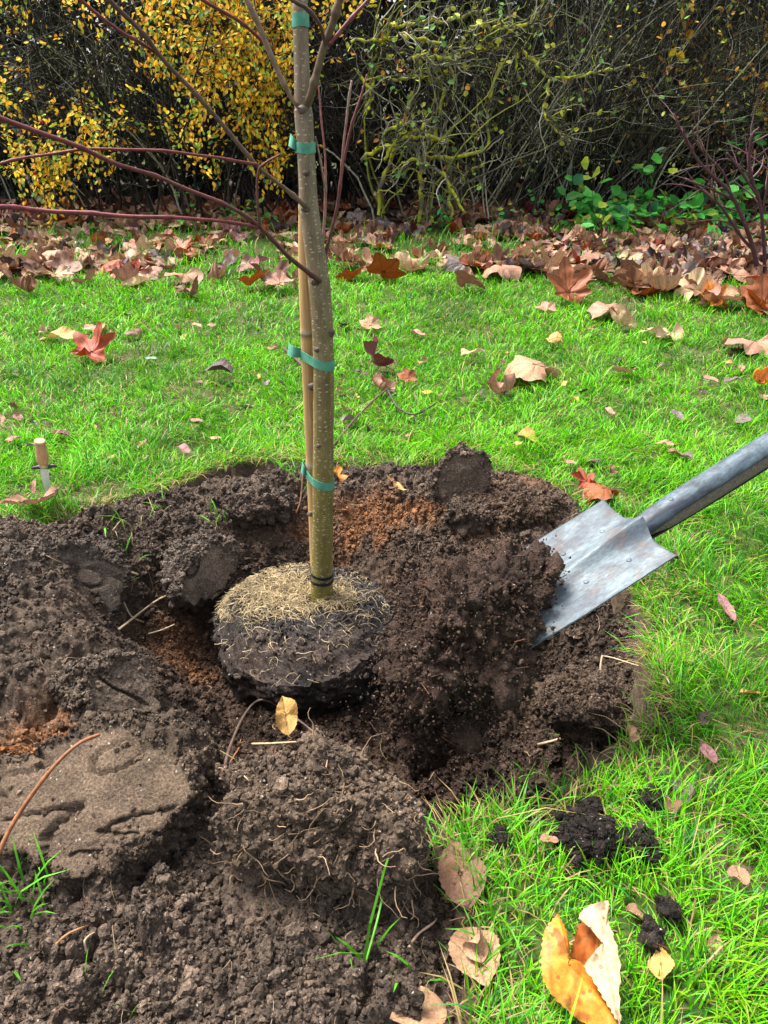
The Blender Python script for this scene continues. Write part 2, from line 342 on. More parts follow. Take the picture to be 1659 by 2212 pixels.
def soil_full(x, y, sdist):
    h = soil_base(x, y)
    e = sstep(0.0, -0.10, sdist)
    wx = x + 0.012 * fbm2(x, y, 30, 2, 70); wy = y + 0.012 * fbm2(x, y, 30, 2, 77)
    h = h + (0.03 * fbm2(x, y, 9, 4, 3) ) * (0.35 + 0.65 * e)
    patch = sstep(-0.12, 0.2, fbm2(x, y, 5, 2, 31))
    d1, d2, r = worley2(wx, wy, 7.5, 150); h = h + 0.034 * cl_(d1, d2, r, 0.3) * sstep(-0.05, 0.2, fbm2(x, y, 3, 2, 160)) * e
    d1, d2, r = worley2(wx, wy, 15, 50); h = h + 0.026 * cl_(d1, d2, r) * patch * (0.3 + 0.7 * e)
    d1, d2, r = worley2(wx, wy, 36, 55); h = h + 0.012 * cl_(d1, d2, r, 0.5)
    d1, d2, r = worley2(x + 0.004 * fbm2(x, y, 90, 2, 71), y, 85, 60); h = h + 0.0065 * cl_(d1, d2, r, 0.6)
    h = h + 0.008 * fbm2(x, y, 55, 4, 93, 0.7)
    h = h + 0.006 * fbm2(x, y, 120, 2, 90)
    h = h - 0.05 * sstep(-0.004, -0.03, sdist + 0.015 * fbm2(x, y, 25, 2, 95)) * sstep(0.0, 0.15, x) * sstep(1.85, 1.65, y)      # cut turf edge
    h = np.where(sdist > 0, -0.012 - 0.5 * np.minimum(sdist, 0.2), h * 1.0)
    return h
SX0, SX1, SY0, SY1, SRES = -1.55, 0.75, 0.22, 2.46, 0.0032
sxs = np.arange(SX0, SX1, SRES); sys_ = np.arange(SY0, SY1, SRES)
gx, gy = np.meshgrid(sxs, sys_, indexing='xy')
jit = 0.02 * fbm2(gx, gy, 11, 3, 21) + 0.02 * fbm2(gx, gy, 4, 2, 25)
gsd = poly_sd(gx.ravel(), gy.ravel(), SOIL_POLY).reshape(gx.shape) + jit
gh = soil_full(gx, gy, gsd)
def bil(A, x, y):
    fx = np.clip((np.asarray(x, float) - SX0) / SRES, 0, A.shape[1] - 1.001); fy = np.clip((np.asarray(y, float) - SY0) / SRES, 0, A.shape[0] - 1.001)
    ix = fx.astype(int); iy = fy.astype(int); a = fx - ix; c = fy - iy
    return (A[iy, ix] * (1 - a) + A[iy, ix + 1] * a) * (1 - c) + (A[iy + 1, ix] * (1 - a) + A[iy + 1, ix + 1] * a) * c
def in_grid(x, y): return (x > SX0) & (x < SX1) & (y > SY0) & (y < SY1)
def soil_sd(x, y):
    x = np.asarray(x, float); y = np.asarray(y, float)
    return np.where(in_grid(x, y), bil(gsd, x, y), np.where((x < SX0) & (y < 1.75), -0.2, 1.0))
def Hgt(x, y):
    x = np.asarray(x, float); y = np.asarray(y, float)
    return np.where(in_grid(x, y) & (soil_sd(x, y) < 0), bil(gh, x, y), lawn_h(x, y))
def PG(u, v, lift=0.0):             # where the view ray meets the ground
    d = ray(u, v); ts = np.linspace(0.4, 12, 6000); p = np.array([0, 0, CAMZ])[None] + d[None] * ts[:, None]
    below = p[:, 2] < Hgt(p[:, 0], p[:, 1]) + lift
    i = int(np.argmax(below)) if below.any() else -1
    return p[i]
RUST = [(Pz(880, 1140, -0.02), 0.30, 0.10, 0.9), (Pz(700, 1150, -0.05), 0.20, 0.07, 0.8), (Pz(420, 1390, -0.12), 0.12, 0.08, 0.7), (Pz(120, 1530, 0.08), 0.10, 0.06, 0.9), (Pz(30, 1700, 0.02), 0.07, 0.13, 1.3), (Pz(1180, 1075, 0.02), 0.12, 0.05, 0.6)]
PEAT = [(Pz(880, 1700, -0.03), 0.14, 0.07, 1.0), (Pz(1000, 1500, -0.12), 0.2, 0.1, 0.5), (Pz(660, 1650, 0), 0.08, 0.04, 0.8)]
def soil_col(x, y, dn=0):
    c = np.zeros(x.shape + (3,)); n = fbm2(x, y, 6, 3, 5 + dn)[..., None]; n2 = fbm2(x, y, 40, 2, 8)[..., None]
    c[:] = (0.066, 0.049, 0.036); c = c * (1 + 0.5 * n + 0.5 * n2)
    dark = G(x, y, -0.03, 1.36, 0.55, 0.42, 0, 4)[..., None]; c = c * (1 - dark) + c * np.array((0.54, 0.44, 0.38)) * dark  # pit soil darkened in its colour to deepen the shade in the hole
    k = 0
    for p, sx, sy, a in RUST:
        w = a * G(x, y, p[0], p[1], sx, sy, 0, 3) * np.clip(0.55 + 2.2 * fbm2(x, y, 14, 3, 61 + k), 0, 1); k += 3
        w = np.clip(w, 0, 1)[..., None]; c = c * (1 - w) + np.array((0.150, 0.068, 0.028)) * (1 + 0.5 * n2) * w
    for p, sx, sy, a in PEAT:
        w = np.clip(a * G(x, y, p[0], p[1], sx, sy, 0, 3) * np.clip(0.7 + 2 * fbm2(x, y, 12, 3, 81), 0, 1), 0, 1)[..., None]; c = c * (1 - w) + np.array((0.020, 0.015, 0.014)) * w
    return np.clip(c, 0.004, 1)
ny, nx = gx.shape
ii = np.arange(ny * nx).reshape(ny, nx); keep = gsd < 0.05
q = np.stack([ii[:-1, :-1], ii[:-1, 1:], ii[1:, 1:], ii[1:, :-1]], -1)
km = keep[:-1, :-1] & keep[:-1, 1:] & keep[1:, 1:] & keep[1:, :-1]
F = q[km]; used = np.unique(F); rem = np.full(ny * nx, -1); rem[used] = np.arange(len(used))
# a little sideways push so steep faces crumble instead of streaking
ox = 0.006 * fbm2(gx + gh * 3, gy, 45, 2, 101); oy = 0.006 * fbm2(gx, gy + gh * 3, 45, 2, 111)
V = np.stack([gx + ox, gy + oy, gh], -1).reshape(-1, 3)[used]
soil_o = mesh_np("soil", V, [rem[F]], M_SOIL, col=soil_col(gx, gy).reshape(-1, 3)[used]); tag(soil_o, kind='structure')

xs = np.concatenate([[-250, -120, -60, -25, -12, -8], np.linspace(-5.5, 5.5, 441), [8, 12, 25, 60, 120, 250]])
ys = np.concatenate([[-120, -40, -12, -4], np.linspace(-0.6, 10, 425), [12, 16, 24, 40, 80, 150, 300]])
lx, ly = np.meshgrid(xs, ys, indexing='xy'); lsd = soil_sd(lx, ly)
lz = lawn_h(lx, ly) + 0.006 * fbm2(lx, ly, 30, 2, 44); lz = np.where(lsd < -0.035, -0.55, lz)
bed = (sstep(6.9, 7.6, ly + 0.5 * fbm2(lx, ly, 1.5, 3, 47)) * sstep(13, 12, ly))[..., None]; dirt = sstep(0.1, 0.35, fbm2(lx, ly, 6, 3, 46))[..., None]
lc = np.array((0.040, 0.062, 0.014)) * (1 - dirt) + np.array((0.07, 0.058, 0.03)) * dirt
edge = sstep(0.04, -0.01, lsd)[..., None]; lc = lc * (1 - edge) + np.array((0.055, 0.040, 0.027)) * edge
lc = lc * (1 - bed) + np.array((0.035, 0.022, 0.014)) * bed
n0, n1 = lx.shape; ii = np.arange(n0 * n1).reshape(n0, n1)
lawn_o = mesh_np("lawn", np.stack([lx, ly, lz], -1).reshape(-1, 3), [np.stack([ii[:-1, :-1], ii[:-1, 1:], ii[1:, 1:], ii[1:, :-1]], -1).reshape(-1, 4)], M_GROUND, col=lc.reshape(-1, 3)); tag(lawn_o, kind='structure')

# ------------------------------------------------------------------ grass
FLAT = []                            # (x, y, radius) where things pressing on the lawn keep the grass down
for u_, v_, r_ in ((100, 1056, 0.07), (95, 1100, 0.09), (1255, 2090, 0.11), (1290, 2000, 0.06), (1225, 2150, 0.08), (1578, 1350, 0.05), (1588, 1890, 0.05), (1538, 1655, 0.05), (1010, 2010, 0.06), (1150, 815, 0.11), (1090, 852, 0.1), (820, 800, 0.1), (200, 775, 0.1), (1348, 810, 0.07), (1258, 1830, 0.05), (1300, 1075, 0.07), (1400, 2040, 0.05), (1440, 1985, 0.05), (150, 946, 0.04), (493, 818, 0.06)):
    q_ = Pz(u_, v_); FLAT.append((q_[0], q_[1], r_))
def blades(bx, by, bz, h, w, az, lean, col, face=None):
    N = len(bx); lv = np.array([0, 0.38, 0.72, 1.0]); d = np.stack([np.cos(az), np.sin(az)], -1)
    fa = az + math.pi / 2 + RNG.normal(0, 0.7, N); sd_ = np.stack([np.cos(fa), np.sin(fa)], -1)
    V = np.zeros((N, 7, 3)); C = np.zeros((N, 7, 3)); k = 0
    for j, s in enumerate(lv):
        cx = bx + d[:, 0] * lean * h * s**1.7; cy = by + d[:, 1] * lean * h * s**1.7
        cz = bz - 0.004 + h * s * np.sqrt(np.clip(1 - 0.55 * np.minimum(lean, 1.3)**2 * s * s * 0.9, 0.08, 1))
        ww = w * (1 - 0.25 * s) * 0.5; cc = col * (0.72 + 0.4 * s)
        if j < 3:
            for sg in (-1, 1):
                V[:, k] = np.stack([cx + sg * sd_[:, 0] * ww, cy + sg * sd_[:, 1] * ww, cz], -1); C[:, k] = cc; k += 1
        else:
            V[:, 6] = np.stack([cx, cy, cz], -1); C[:, 6] = cc
    b0 = (np.arange(N) * 7)[:, None]
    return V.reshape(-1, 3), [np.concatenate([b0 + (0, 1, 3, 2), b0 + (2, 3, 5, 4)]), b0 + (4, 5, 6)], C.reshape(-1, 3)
def scatter_lawn():
    out = []
    zones = [(0.30, 1.3, -0.2, 1.3, 42000, 0.0022, 0.044), (1.3, 2.4, -2.1, 2.1, 26000, 0.0026, 0.040), (2.4, 3.6, -3.0, 3.0, 10500, 0.0034, 0.038), (3.6, 5.2, -4.2, 4.2, 5200, 0.0048, 0.040), (5.2, 8.0, -6.0, 6.0, 1500, 0.0065, 0.080)]
    for y0, y1, x0, x1, den, wid, hh in zones:
        n = int((y1 - y0) * (x1 - x0) * den); y = RNG.uniform(y0, y1, n); x = RNG.uniform(x0, x1, n)
        ok = np.abs(x) < 0.68 * y + 0.55; x, y = x[ok], y[ok]
        s = soil_sd(x, y); pat = fbm2(x, y, 3.0, 3, 200); cl = fbm2(x, y, 16, 3, 210)
        ok = (s > -0.02) & (RNG.random(len(x)) < np.clip(0.75 + 1.0 * cl + 0.5 * pat, 0.12, 1))
        litter = sstep(4.9, 6.2, y + 0.5 * pat + 0.5 * (x > 0.6) * sstep(0.6, 1.4, x)); ok &= RNG.random(len(x)) < 1 - 0.8 * litter
        ok &= RNG.random(len(x)) < 1 - sstep(7.2, 7.8, y)
        x, y, s, pat, cl = x[ok], y[ok], s[ok], pat[ok], cl[ok]; n = len(x)
        h = hh * RNG.lognormal(0, 0.28, n) * (1 + 0.5 * cl); w = wid * RNG.uniform(0.6, 1.3, n)
        az = 2 * math.pi * (fbm2(x, y, 5, 2, 220) * 1.2 + RNG.normal(0, 0.2, n)) + 1.0; lean = np.clip(RNG.normal(0.75, 0.35, n), 0.05, 1.5)
        tone = RNG.random(n); c = np.array((0.105, 0.405, 0.004)) * np.ones((n, 3))
        c = c * (0.62 + 0.75 * RNG.random((n, 1))) * (1 + 1.0 * pat[:, None])
        yel = (tone < 0.24 + 0.25 * pat); c[yel] = np.array((0.19, 0.41, 0.006)) * (0.7 + 0.6 * RNG.random((yel.sum(), 1)))
        dk = (tone > 0.80); c[dk] = np.array((0.022, 0.17, 0.012)) * (0.7 + 0.6 * RNG.random((dk.sum(), 1)))
        st = RNG.random(n) < np.clip(0.10 + 0.25 * np.exp(-s / 0.06) + 0.10 * (-cl), 0.01, 0.6)
        c[st] = np.array((0.34, 0.25, 0.10)) * (0.5 + 0.8 * RNG.random((st.sum(), 1))); lean[st] = RNG.uniform(0.9, 1.5, st.sum())
        for (hx, hy, hr) in FLAT: h = h * (1 - 0.35 * ((x - hx)**2 + (y - hy)**2 < hr * hr))
        out.append((x, y, lawn_h(x, y), h, w, az, lean, np.clip(c, 0.004, 0.6)))
    # long unkempt grass at the hedge foot and tufts round the hole
    def tuft(cx, cy, n, r, h0, w0, cc, leanm=0.6, z=None):
        x = cx + RNG.normal(0, r, n); y = cy + RNG.normal(0, r, n); zz = Hgt(x, y) if z is None else np.full(n, z)
        c = np.array(cc) * (0.6 + 0.8 * RNG.random((n, 1)))
        out.append((x, y, zz, h0 * RNG.lognormal(0, 0.3, n), w0 * RNG.uniform(0.7, 1.3, n), RNG.uniform(0, 6.28, n), np.clip(RNG.normal(leanm, 0.3, n), 0.05, 1.5), c))
    for u, v, n in ((210, 545, 260), (300, 540, 220), (130, 520, 160), (360, 560, 120), (1020, 545, 240), (960, 560, 160), (1080, 560, 120), (560, 560, 120), (840, 545, 100), (1000, 480, 40)):
        p = Pz(u, v); tuft(p[0], p[1], n // 2, 0.16, 0.11, 0.005, (0.05, 0.20, 0.012))
    for u, v, n, h in ((50, 1905, 13, 0.055), (85, 1930, 9, 0.05), (20, 1960, 8, 0.05), (790, 2075, 6, 0.07), (900, 2110, 4, 0.045), (30, 2040, 5, 0.04), (195, 2190, 4, 0.05), (470, 1120, 10, 0.05), (430, 1165, 8, 0.05), (280, 1180, 8, 0.05), (250, 1250, 5, 0.05), (350, 1110, 10, 0.05),
                       (620, 1020, 16, 0.06), (500, 1030, 14, 0.05), (660, 1045, 8, 0.06), (1290, 1570, 20, 0.07), (1210, 1730, 24, 0.05), (1010, 1830, 40, 0.05), (960, 1850, 30, 0.05), (1100, 1790, 30, 0.05), (1400, 1500, 24, 0.07), (1410, 1400, 20, 0.07), (1150, 1690, 5, 0.07), (1040, 1960, 30, 0.05), (1060, 2080, 20, 0.05)):
        p = PG(u, v); tuft(p[0], p[1], n, 0.02, h, 0.0035, (0.08, 0.30, 0.012), 0.8)
    for u, v in ((240, 1160), (300, 1170), (255, 1285), (330, 1120), (545, 1460), (440, 1190), (520, 1690)):
        p = PG(u, v); tuft(p[0], p[1], 5, 0.012, 0.05, 0.0022, (0.36, 0.30, 0.12), 1.2)
    a = [np.concatenate([o[i] for o in out]) for i in range(8)]
    return blades(*a)
V, F, C = scatter_lawn()
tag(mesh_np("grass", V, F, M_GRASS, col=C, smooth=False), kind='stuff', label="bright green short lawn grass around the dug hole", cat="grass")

# ------------------------------------------------------------------ soil crumbs
def lumpy(n, sub, rng):             # n different lump shapes
    V, F = ico(sub); out = []
    for i in range(n):
        a = V * (1 + 0.9 * fbm3(V + i * 9.1, 1.5, 4, 300 + i, 0.65))[:, None] * rng.uniform(0.6, 1.3, 3) * rng.uniform(0.68, 1.3, (len(V), 1) if sub == 1 else (1, 1)); out.append(a)
    return np.array(out), F
def lumps_np(pos, size, col, sub, rng, flat=1.0):
    L, F = lumpy(12, sub, rng); k = rng.integers(0, 12, len(pos)); Rm = rotmats(len(pos), rng)
    V = np.einsum('nij,nvj->nvi', Rm, L[k]) * size[:, None, None]; V[..., 2] *= flat; V += pos[:, None, :]
    nv = L.shape[1]; FF = (F[None] + (np.arange(len(pos)) * nv)[:, None, None]).reshape(-1, 3)
    return V.reshape(-1, 3), FF, np.repeat(col, nv, 0)
CLODV = []                           # surface points of every clod, to strew with crumbs
# ------------------------------------------------------------------ single clods
def clod(name, loc, half, rot, label, seed, col=(0.085, 0.066, 0.054), sub=6, box=2.0, rough=1.0, cat="clod", sliced=None, group=None):
    V, F = ico(sub); n = np.power(np.abs(V), box).sum(1)**(1 / box); A = V / n[:, None]          # superellipsoid
    P = A * np.array(half)
    big = fbm3(A * 1.0 + seed, 1.6, 3, seed)[:, None] * 0.5 * min(half); P = P + A * big
    smoothm = np.ones(len(P))
    if sliced is not None:           # a face cut smooth by the spade
        nv = np.array(sliced[:3], float); nv /= np.linalg.norm(nv); d = P @ nv; ex = np.maximum(d - sliced[3] * min(half), 0); P = P - nv[None] * ex[:, None] * 0.97; smoothm = 1 - 0.84 * sstep(0.0, 0.014, ex)
    P = P + A * (0.03 * fbm3(P, 14, 3, seed + 6) * smoothm)[:, None]
    d1, d2, r = worley3(P, 30, seed + 5); P = P + A * (0.016 * cl_(d1, d2, r, 0.5) * smoothm * rough)[:, None]
    d1, d2, r = worley3(P, 80, seed + 9); P = P + A * (0.0075 * cl_(d1, d2, r, 0.6) * smoothm * rough)[:, None]
    P = P + A * (0.010 * fbm3(P, 60, 4, seed + 3, 0.7) * (0.22 + 0.78 * smoothm))[:, None]
    if sliced is not None:           # a few dried cracks across the cut face
        w = np.abs(fbm3(P * (1, 3.0, 1), 7, 2, seed + 40)); P = P - A * (np.where((w < 0.030) & (smoothm < 0.5), 0.014, 0))[:, None]
    C = np.array(col) * (1 + 0.6 * fbm3(P, 18, 3, seed + 2) + 0.15 * (1 - smoothm))[:, None]
    C = C * np.array((0.80, 0.76, 0.68)) * (1 + 0.45 * (1 - smoothm))[:, None]; o = mesh_np(name, P, [F], M_SOIL, col=np.clip(C, 0.004, 1)); o.location = loc; o.rotation_euler = rot
    import mathutils
    Rm = np.array(mathutils.Euler(rot).to_matrix()); Wp = P @ Rm.T + np.array(loc); up = (A @ Rm.T)[:, 2] > -0.1; pk = up & (smoothm > 0.5) | (up & (RNG.random(len(P)) < 0.02)); CLODV.append((Wp[pk], np.clip(C[pk], 0.004, 1), 0))
    return tag(o, label, cat, group)
def at(u, v, z): return tuple(Pz(u, v, z))
clod("soil_clod", at(985, 1068, 0.06), (0.062, 0.06, 0.125), (0.1, 0.12, 0.3), "upright wedge of grey soil with a smooth cut face behind the hole", 3, (0.092, 0.072, 0.060), sliced=(-0.45, -0.9, 0.15, 0.22), box=2.8)
big_clod = clod("soil_clod", at(235, 1735, 0.062), (0.165, 0.115, 0.105), (0.10, 0.04, 0.25), "long pale smooth-topped slab of soil with cracks lying in the front left heap", 8, (0.066, 0.050, 0.038), sliced=(-0.25, -0.35, 0.9, 0.66), box=2.2)
clod("soil_clod", at(105, 1262, 0.05), (0.17, 0.12, 0.105), (0.0, 0.1, 0.3), "rounded dark clod of soil at the left edge below the curled tan leaf", 13, (0.080, 0.066, 0.058), sliced=(0.3, -0.8, 0.6, 0.7), box=2.3)
sod = clod("sod_clump", at(695, 1790, 0.075), (0.140, 0.080, 0.105), (0.0, 0.0, -0.3), "upturned turf clump with hanging thin roots in front of the hole", 17, (0.105, 0.080, 0.062), box=2.6, cat="turf clump")
clod("soil_clod", at(345, 1175, 0.015), (0.11, 0.085, 0.07), (0, 0, 0.5), "crumbly dark clod on the back left rim of the hole", 23, (0.075, 0.059, 0.049))
clod("soil_clod", at(430, 1230, 0.0), (0.09, 0.08, 0.07), (0.2, 0, 1.2), "smooth grey faced clod on the pit wall left of the root ball", 29, (0.088, 0.072, 0.062), sliced=(-0.2, -0.8, 0.5, 0.6))
clod("soil_clod", at(235, 1480, 0.05), (0.085, 0.06, 0.055), (0, 0, 0.2), "angular grey clod beside the rusty soil patch at left", 31, (0.10, 0.08, 0.066), sliced=(0.5, -0.5, 0.5, 0.55))
clod("soil_clod", at(1250, 1530, -0.055), (0.085, 0.07, 0.05), (0, 0, 0.2), "brown crumbly clod under the spade beside the pale root", 37, (0.085, 0.062, 0.048))
clod("soil_clod", at(20, 1705, 0.03), (0.05, 0.06, 0.075), (0, 0, 0.2), "rusty orange clod at the left edge beside the smooth slab", 41, (0.20, 0.085, 0.030))
clod("soil_clod", at(560, 1100, 0.03), (0.085, 0.045, 0.05), (0, 0, 0.2), "pale clod on the back rim behind the root ball", 43, (0.092, 0.072, 0.06))
clod("soil_clod", at(1100, 1100, 0.03), (0.13, 0.07, 0.05), (0, 0, -0.2), "long brown heap of crumbly soil behind the spade blade", 47, (0.085, 0.058, 0.043))
clod("soil_clod", at(1010, 1110, 0.03), (0.05, 0.05, 0.04), (0, 0, -0.2), "small clod leaning on the upright soil wedge", 53, (0.08, 0.06, 0.048), sub=5)
for i, (u, v, s, lab) in enumerate(((1258, 1830, 0.021, "largest black clump of compost lying on the grass below the spade"), (1395, 1748, 0.013, "small black compost lump with a wood chip on the right grass"), (1265, 1770, 0.010, "black bark chip clump above the largest compost clump"),
                                    (1378, 1850, 0.010, "tiny black compost lump right of the largest clump"), (1400, 2040, 0.017, "black compost lump right of the big orange leaf"), (1440, 1985, 0.015, "loose black compost clump above right of the orange leaf"), (1075, 1835, 0.012, "grey pebble-like soil lump at the grass edge"), (1160, 1750, 0.011, "black crumb at the grass edge below the pale root"))):
    p = PG(u, v); clod("compost_clump", (p[0], p[1], p[2] + 0.02), (s, s * 0.85, s * 0.75), (0, 0, i), lab, 60 + i, (0.020, 0.016, 0.014), sub=5, cat="compost clump")

# ------------------------------------------------------------------ thin roots, straws and twigs on the soil
def strand(name, pts, r, col, label=None, cat=None, parent=None, n=24, r1=None, sides=6, mat=None, wob=0.0, group=None):
    P = catmull(pts, n)
    if wob: P = P + wob * np.stack([vn2(np.arange(n) * 0.5, np.full(n, k + len(label or name)), 400 + k) for k in range(3)], -1)
    rr = np.linspace(r, r if r1 is None else r1, n) * (1 + 0.25 * vn2(np.arange(n) * 0.7, np.zeros(n), 410)); V, F, tv = tubes(P, rr, sides, cap=True)
    o = mesh_np(name, V, F, mat or M_TWIG, col=np.ones((len(V), 3)) * np.array(col), vec=tv)
    if parent: adopt(o, parent)
    return tag(o, label, cat, group)
def gpts(px, lift):
    out = []
    for k, (u, v) in enumerate(px):
        p = PG(u, v); out.append(p + np.array([0, 0, lift[k] if isinstance(lift, (list, tuple)) else lift]))
    return out
strand("root", gpts([(1160, 1630), (1220, 1618), (1270, 1600), (1285, 1540), (1290, 1480), (1300, 1468), (1350, 1475), (1420, 1500), (1440, 1508)], [0.030, 0.035, 0.040, 0.06, 0.07, 0.065, 0.055, 0.05, 0.035]), 0.0034, (0.36, 0.28, 0.18), "pale forked root lying across the soil right of the falling earth", "root", r1=0.0012, n=50)
strand("root", gpts([(1268, 1600), (1275, 1650), (1255, 1690), (1230, 1720)], [0.03, 0.035, 0.03, 0.03]), 0.0024, (0.36, 0.28, 0.18), "thin pale rootlet running down from the forked root to the grass", "root", r1=0.0014)
strand("twig", gpts([(478, 1705), (500, 1640), (535, 1565), (570, 1538), (620, 1560), (670, 1590), (710, 1615)], [0.004, 0.03, 0.035, 0.035, 0.03, 0.02, 0.004]), 0.0032, (0.085, 0.055, 0.042), "arched brown twig over the orange leaf fragment in the pit", "twig", r1=0.0022, n=44)
strand("twig", gpts([(-40, 2010), (0, 1955), (60, 1880), (140, 1800), (200, 1745), (245, 1715)], [0.03, 0.06, 0.095, 0.12, 0.125, 0.12]), 0.0036, (0.21, 0.085, 0.035), "long reddish brown twig slanting over the left foreground soil", "twig", r1=0.0024, n=40)
strand("straw", gpts([(545, 1618), (590, 1617), (640, 1614)], 0.014), 0.0022, (0.42, 0.33, 0.19), "pale straw lying below the orange leaf fragment", "straw")
strand("twig", gpts([(258, 1368), (310, 1335), (345, 1310), (372, 1292)], [0.01, 0.02, 0.02, 0.012]), 0.0030, (0.38, 0.30, 0.18), "pale stick leaning on the pit wall left of the root ball", "stick", r1=0.0018)
strand("twig", gpts([(265, 1300), (285, 1340), (312, 1352)], [0.01, 0.012, 0.01]), 0.0020, (0.34, 0.27, 0.16), "thin straw crossing the pale stick left of the root ball", "stick")
strand("twig", gpts([(322, 1378), (350, 1370), (378, 1358)], 0.012), 0.0016, (0.38, 0.32, 0.22), "short pale straw below the leaning stick", "stick")
strand("twig", gpts([(243, 1235), (265, 1240), (300, 1252)], 0.014), 0.0030, (0.42, 0.34, 0.19), "short bleached straw on the left clod", "straw")
strand("twig", gpts([(720, 975), (770, 925), (810, 890), (842, 862)], [0.02, 0.04, 0.05, 0.05]), 0.0042, (0.085, 0.040, 0.034), "dark red-brown broken twig on the grass right of the trunk", "twig", r1=0.003)
tw = strand("twig", gpts([(838, 872), (860, 900), (895, 912), (940, 900)], [0.05, 0.035, 0.03, 0.05]), 0.0046, (0.045, 0.030, 0.026), "blackish crooked forked twig on the grass right of the broken twig", "twig", r1=0.0025)
strand("fork", gpts([(895, 912), (905, 935), (912, 950)], 0.02), 0.003, (0.045, 0.03, 0.026), parent=tw)
strand("twig", gpts([(612, 765), (640, 790), (655, 805)], 0.03), 0.007, (0.075, 0.040, 0.034), "short thick brown stick on the grass just left of the cane", "stick")
strand("twig", gpts([(655, 1030), (650, 1090), (640, 1120)], 0.014), 0.003, (0.16, 0.075, 0.05), "thin reddish root at the hole rim behind the trunk", "root")
strand("root", gpts([(830, 1970), (815, 2030), (790, 2090)], [0.05, 0.04, 0.01]), 0.0016, (0.10, 0.30, 0.03), "single green grass stalk rising from the front soil", "stalk")
for u0, v0, du, dv, r, c, lab in ((120, 1010, 80, -30, 0.0018, (0.24, 0.12, 0.06), "reddish rootlet in the lower left soil"), (130, 2045, 60, -40, 0.0020, (0.26, 0.13, 0.06), "short orange rootlet in the bottom left soil"), (185, 2060, 28, -45, 0.0017, (0.36, 0.27, 0.17), "pale bent rootlet in the bottom left soil"),
                                 (270, 1640, 40, -50, 0.0024, (0.28, 0.16, 0.08), "thin brown root crossing the smooth slab"), (500, 1690, 15, -90, 0.0020, (0.26, 0.11, 0.05), "upright reddish rootlet behind the slab"), (575, 1760, 70, -70, 0.0024, (0.22, 0.10, 0.05), "reddish root on the crest of the turf clump"), (470, 1850, 10, -80, 0.0018, (0.36, 0.29, 0.2), "pale curved rootlet left of the turf clump"), (890, 2050, 50, -60, 0.0022, (0.33, 0.22, 0.15), "short pinkish twig on the soil left of the pale leaf pair"), (300, 1720, 90, -60, 0.0016, (0.30, 0.23, 0.15), "fine pale root over the slab front")):
    if v0 < 1200: continue
    pp = [(u0 + du * f + 8 * math.sin(5 * f + u0), v0 + dv * f) for f in (0, 0.35, 0.7, 1)]
    strand("root", gpts(pp, [0.004, 0.012, 0.012, 0.004]), r, c, lab, "root", r1=r * 0.6)
# roots hanging from the turf clump, part of it
def hang_roots():
    rng = np.random.default_rng(5); Pl, Rl = [], []; me = sod.data; co = np.zeros(len(me.vertices) * 3); me.vertices.foreach_get('co', co); no = np.zeros(len(co)); me.vertex_normals.foreach_get('vector', no)
    Rm = np.array(sod.rotation_euler.to_matrix()); W_ = co.reshape(-1, 3) @ Rm.T + np.array(sod.location); N_ = no.reshape(-1, 3) @ Rm.T; cand = np.where((N_[:, 1] < -0.1) & (W_[:, 2] > 0.005))[0]
    for i in range(190):
        c_ = int(rng.choice(cand)); p = W_[c_] + N_[c_] * 0.002; d = N_[c_] * 0.5 + rng.normal(0, 0.5, 3) + np.array([0, 0, -0.9 if rng.random() < 0.65 else 0.0])
        L = rng.uniform(0.015, 0.065); pts = [p]; d = d / np.linalg.norm(d)
        for k in range(7): d = d + rng.normal(0, 0.33, 3); d /= np.linalg.norm(d); pts.append(pts[-1] + d * L / 7)
        Pl.append(pts); Rl.append(np.linspace(rng.uniform(0.0006, 0.0017), 0.0004, 8))
    V, F, tv = tubes(np.array(Pl), np.array(Rl), 4); c = np.repeat(np.array((0.30, 0.20, 0.12)) * rng.uniform(0.4, 1.4, (190, 1)), 32, 0)
    o = mesh_np("root_fringe", V, F, M_FIBRE, col=c, vec=tv); o.parent = sod; o.matrix_parent_inverse = (Matrix.Translation(sod.location) @ sod.rotation_euler.to_matrix().to_4x4()).inverted()
    tag(o, kind='stuff')
hang_roots()
def fine_fibres():                   # hair roots and bits of straw strewn over all the dug soil
    rng = np.random.default_rng(15); n = 900; x = rng.uniform(-1.1, 0.6, n); y = rng.uniform(0.45, 2.2, n); ok = (soil_sd(x, y) < -0.01) & (np.hypot(x - BX, y - BY) > BR); x, y = x[ok], y[ok]; n = len(x)
    a = rng.uniform(0, 6.28, n); L = rng.uniform(0.012, 0.05, n); P = np.zeros((n, 6, 3)); bend = rng.normal(0, 1.2, n)
    for k in range(6):
        s = k / 5; aa = a + bend * s; px = x + np.cos(aa) * L * s; py = y + np.sin(aa) * L * s; P[:, k] = np.stack([px, py, Hgt(px, py) + 0.004 + 0.006 * math.sin(math.pi * s)], -1)
    r = rng.uniform(0.0004, 0.0011, n)[:, None] * np.linspace(1, 0.5, 6)[None]; V, F, tv = tubes(P, r, 4)
    c = np.where(rng.random((n, 1)) < 0.5, np.array((0.30, 0.22, 0.13)), np.array((0.14, 0.075, 0.045))) * rng.uniform(0.5, 1.3, (n, 1))
    tag(mesh_np("root_fibres", V, F, M_FIBRE, col=np.repeat(c, 24, 0), vec=tv), "fine hair roots and straw bits strewn over the dug soil", "roots", kind='stuff')
fine_fibres()

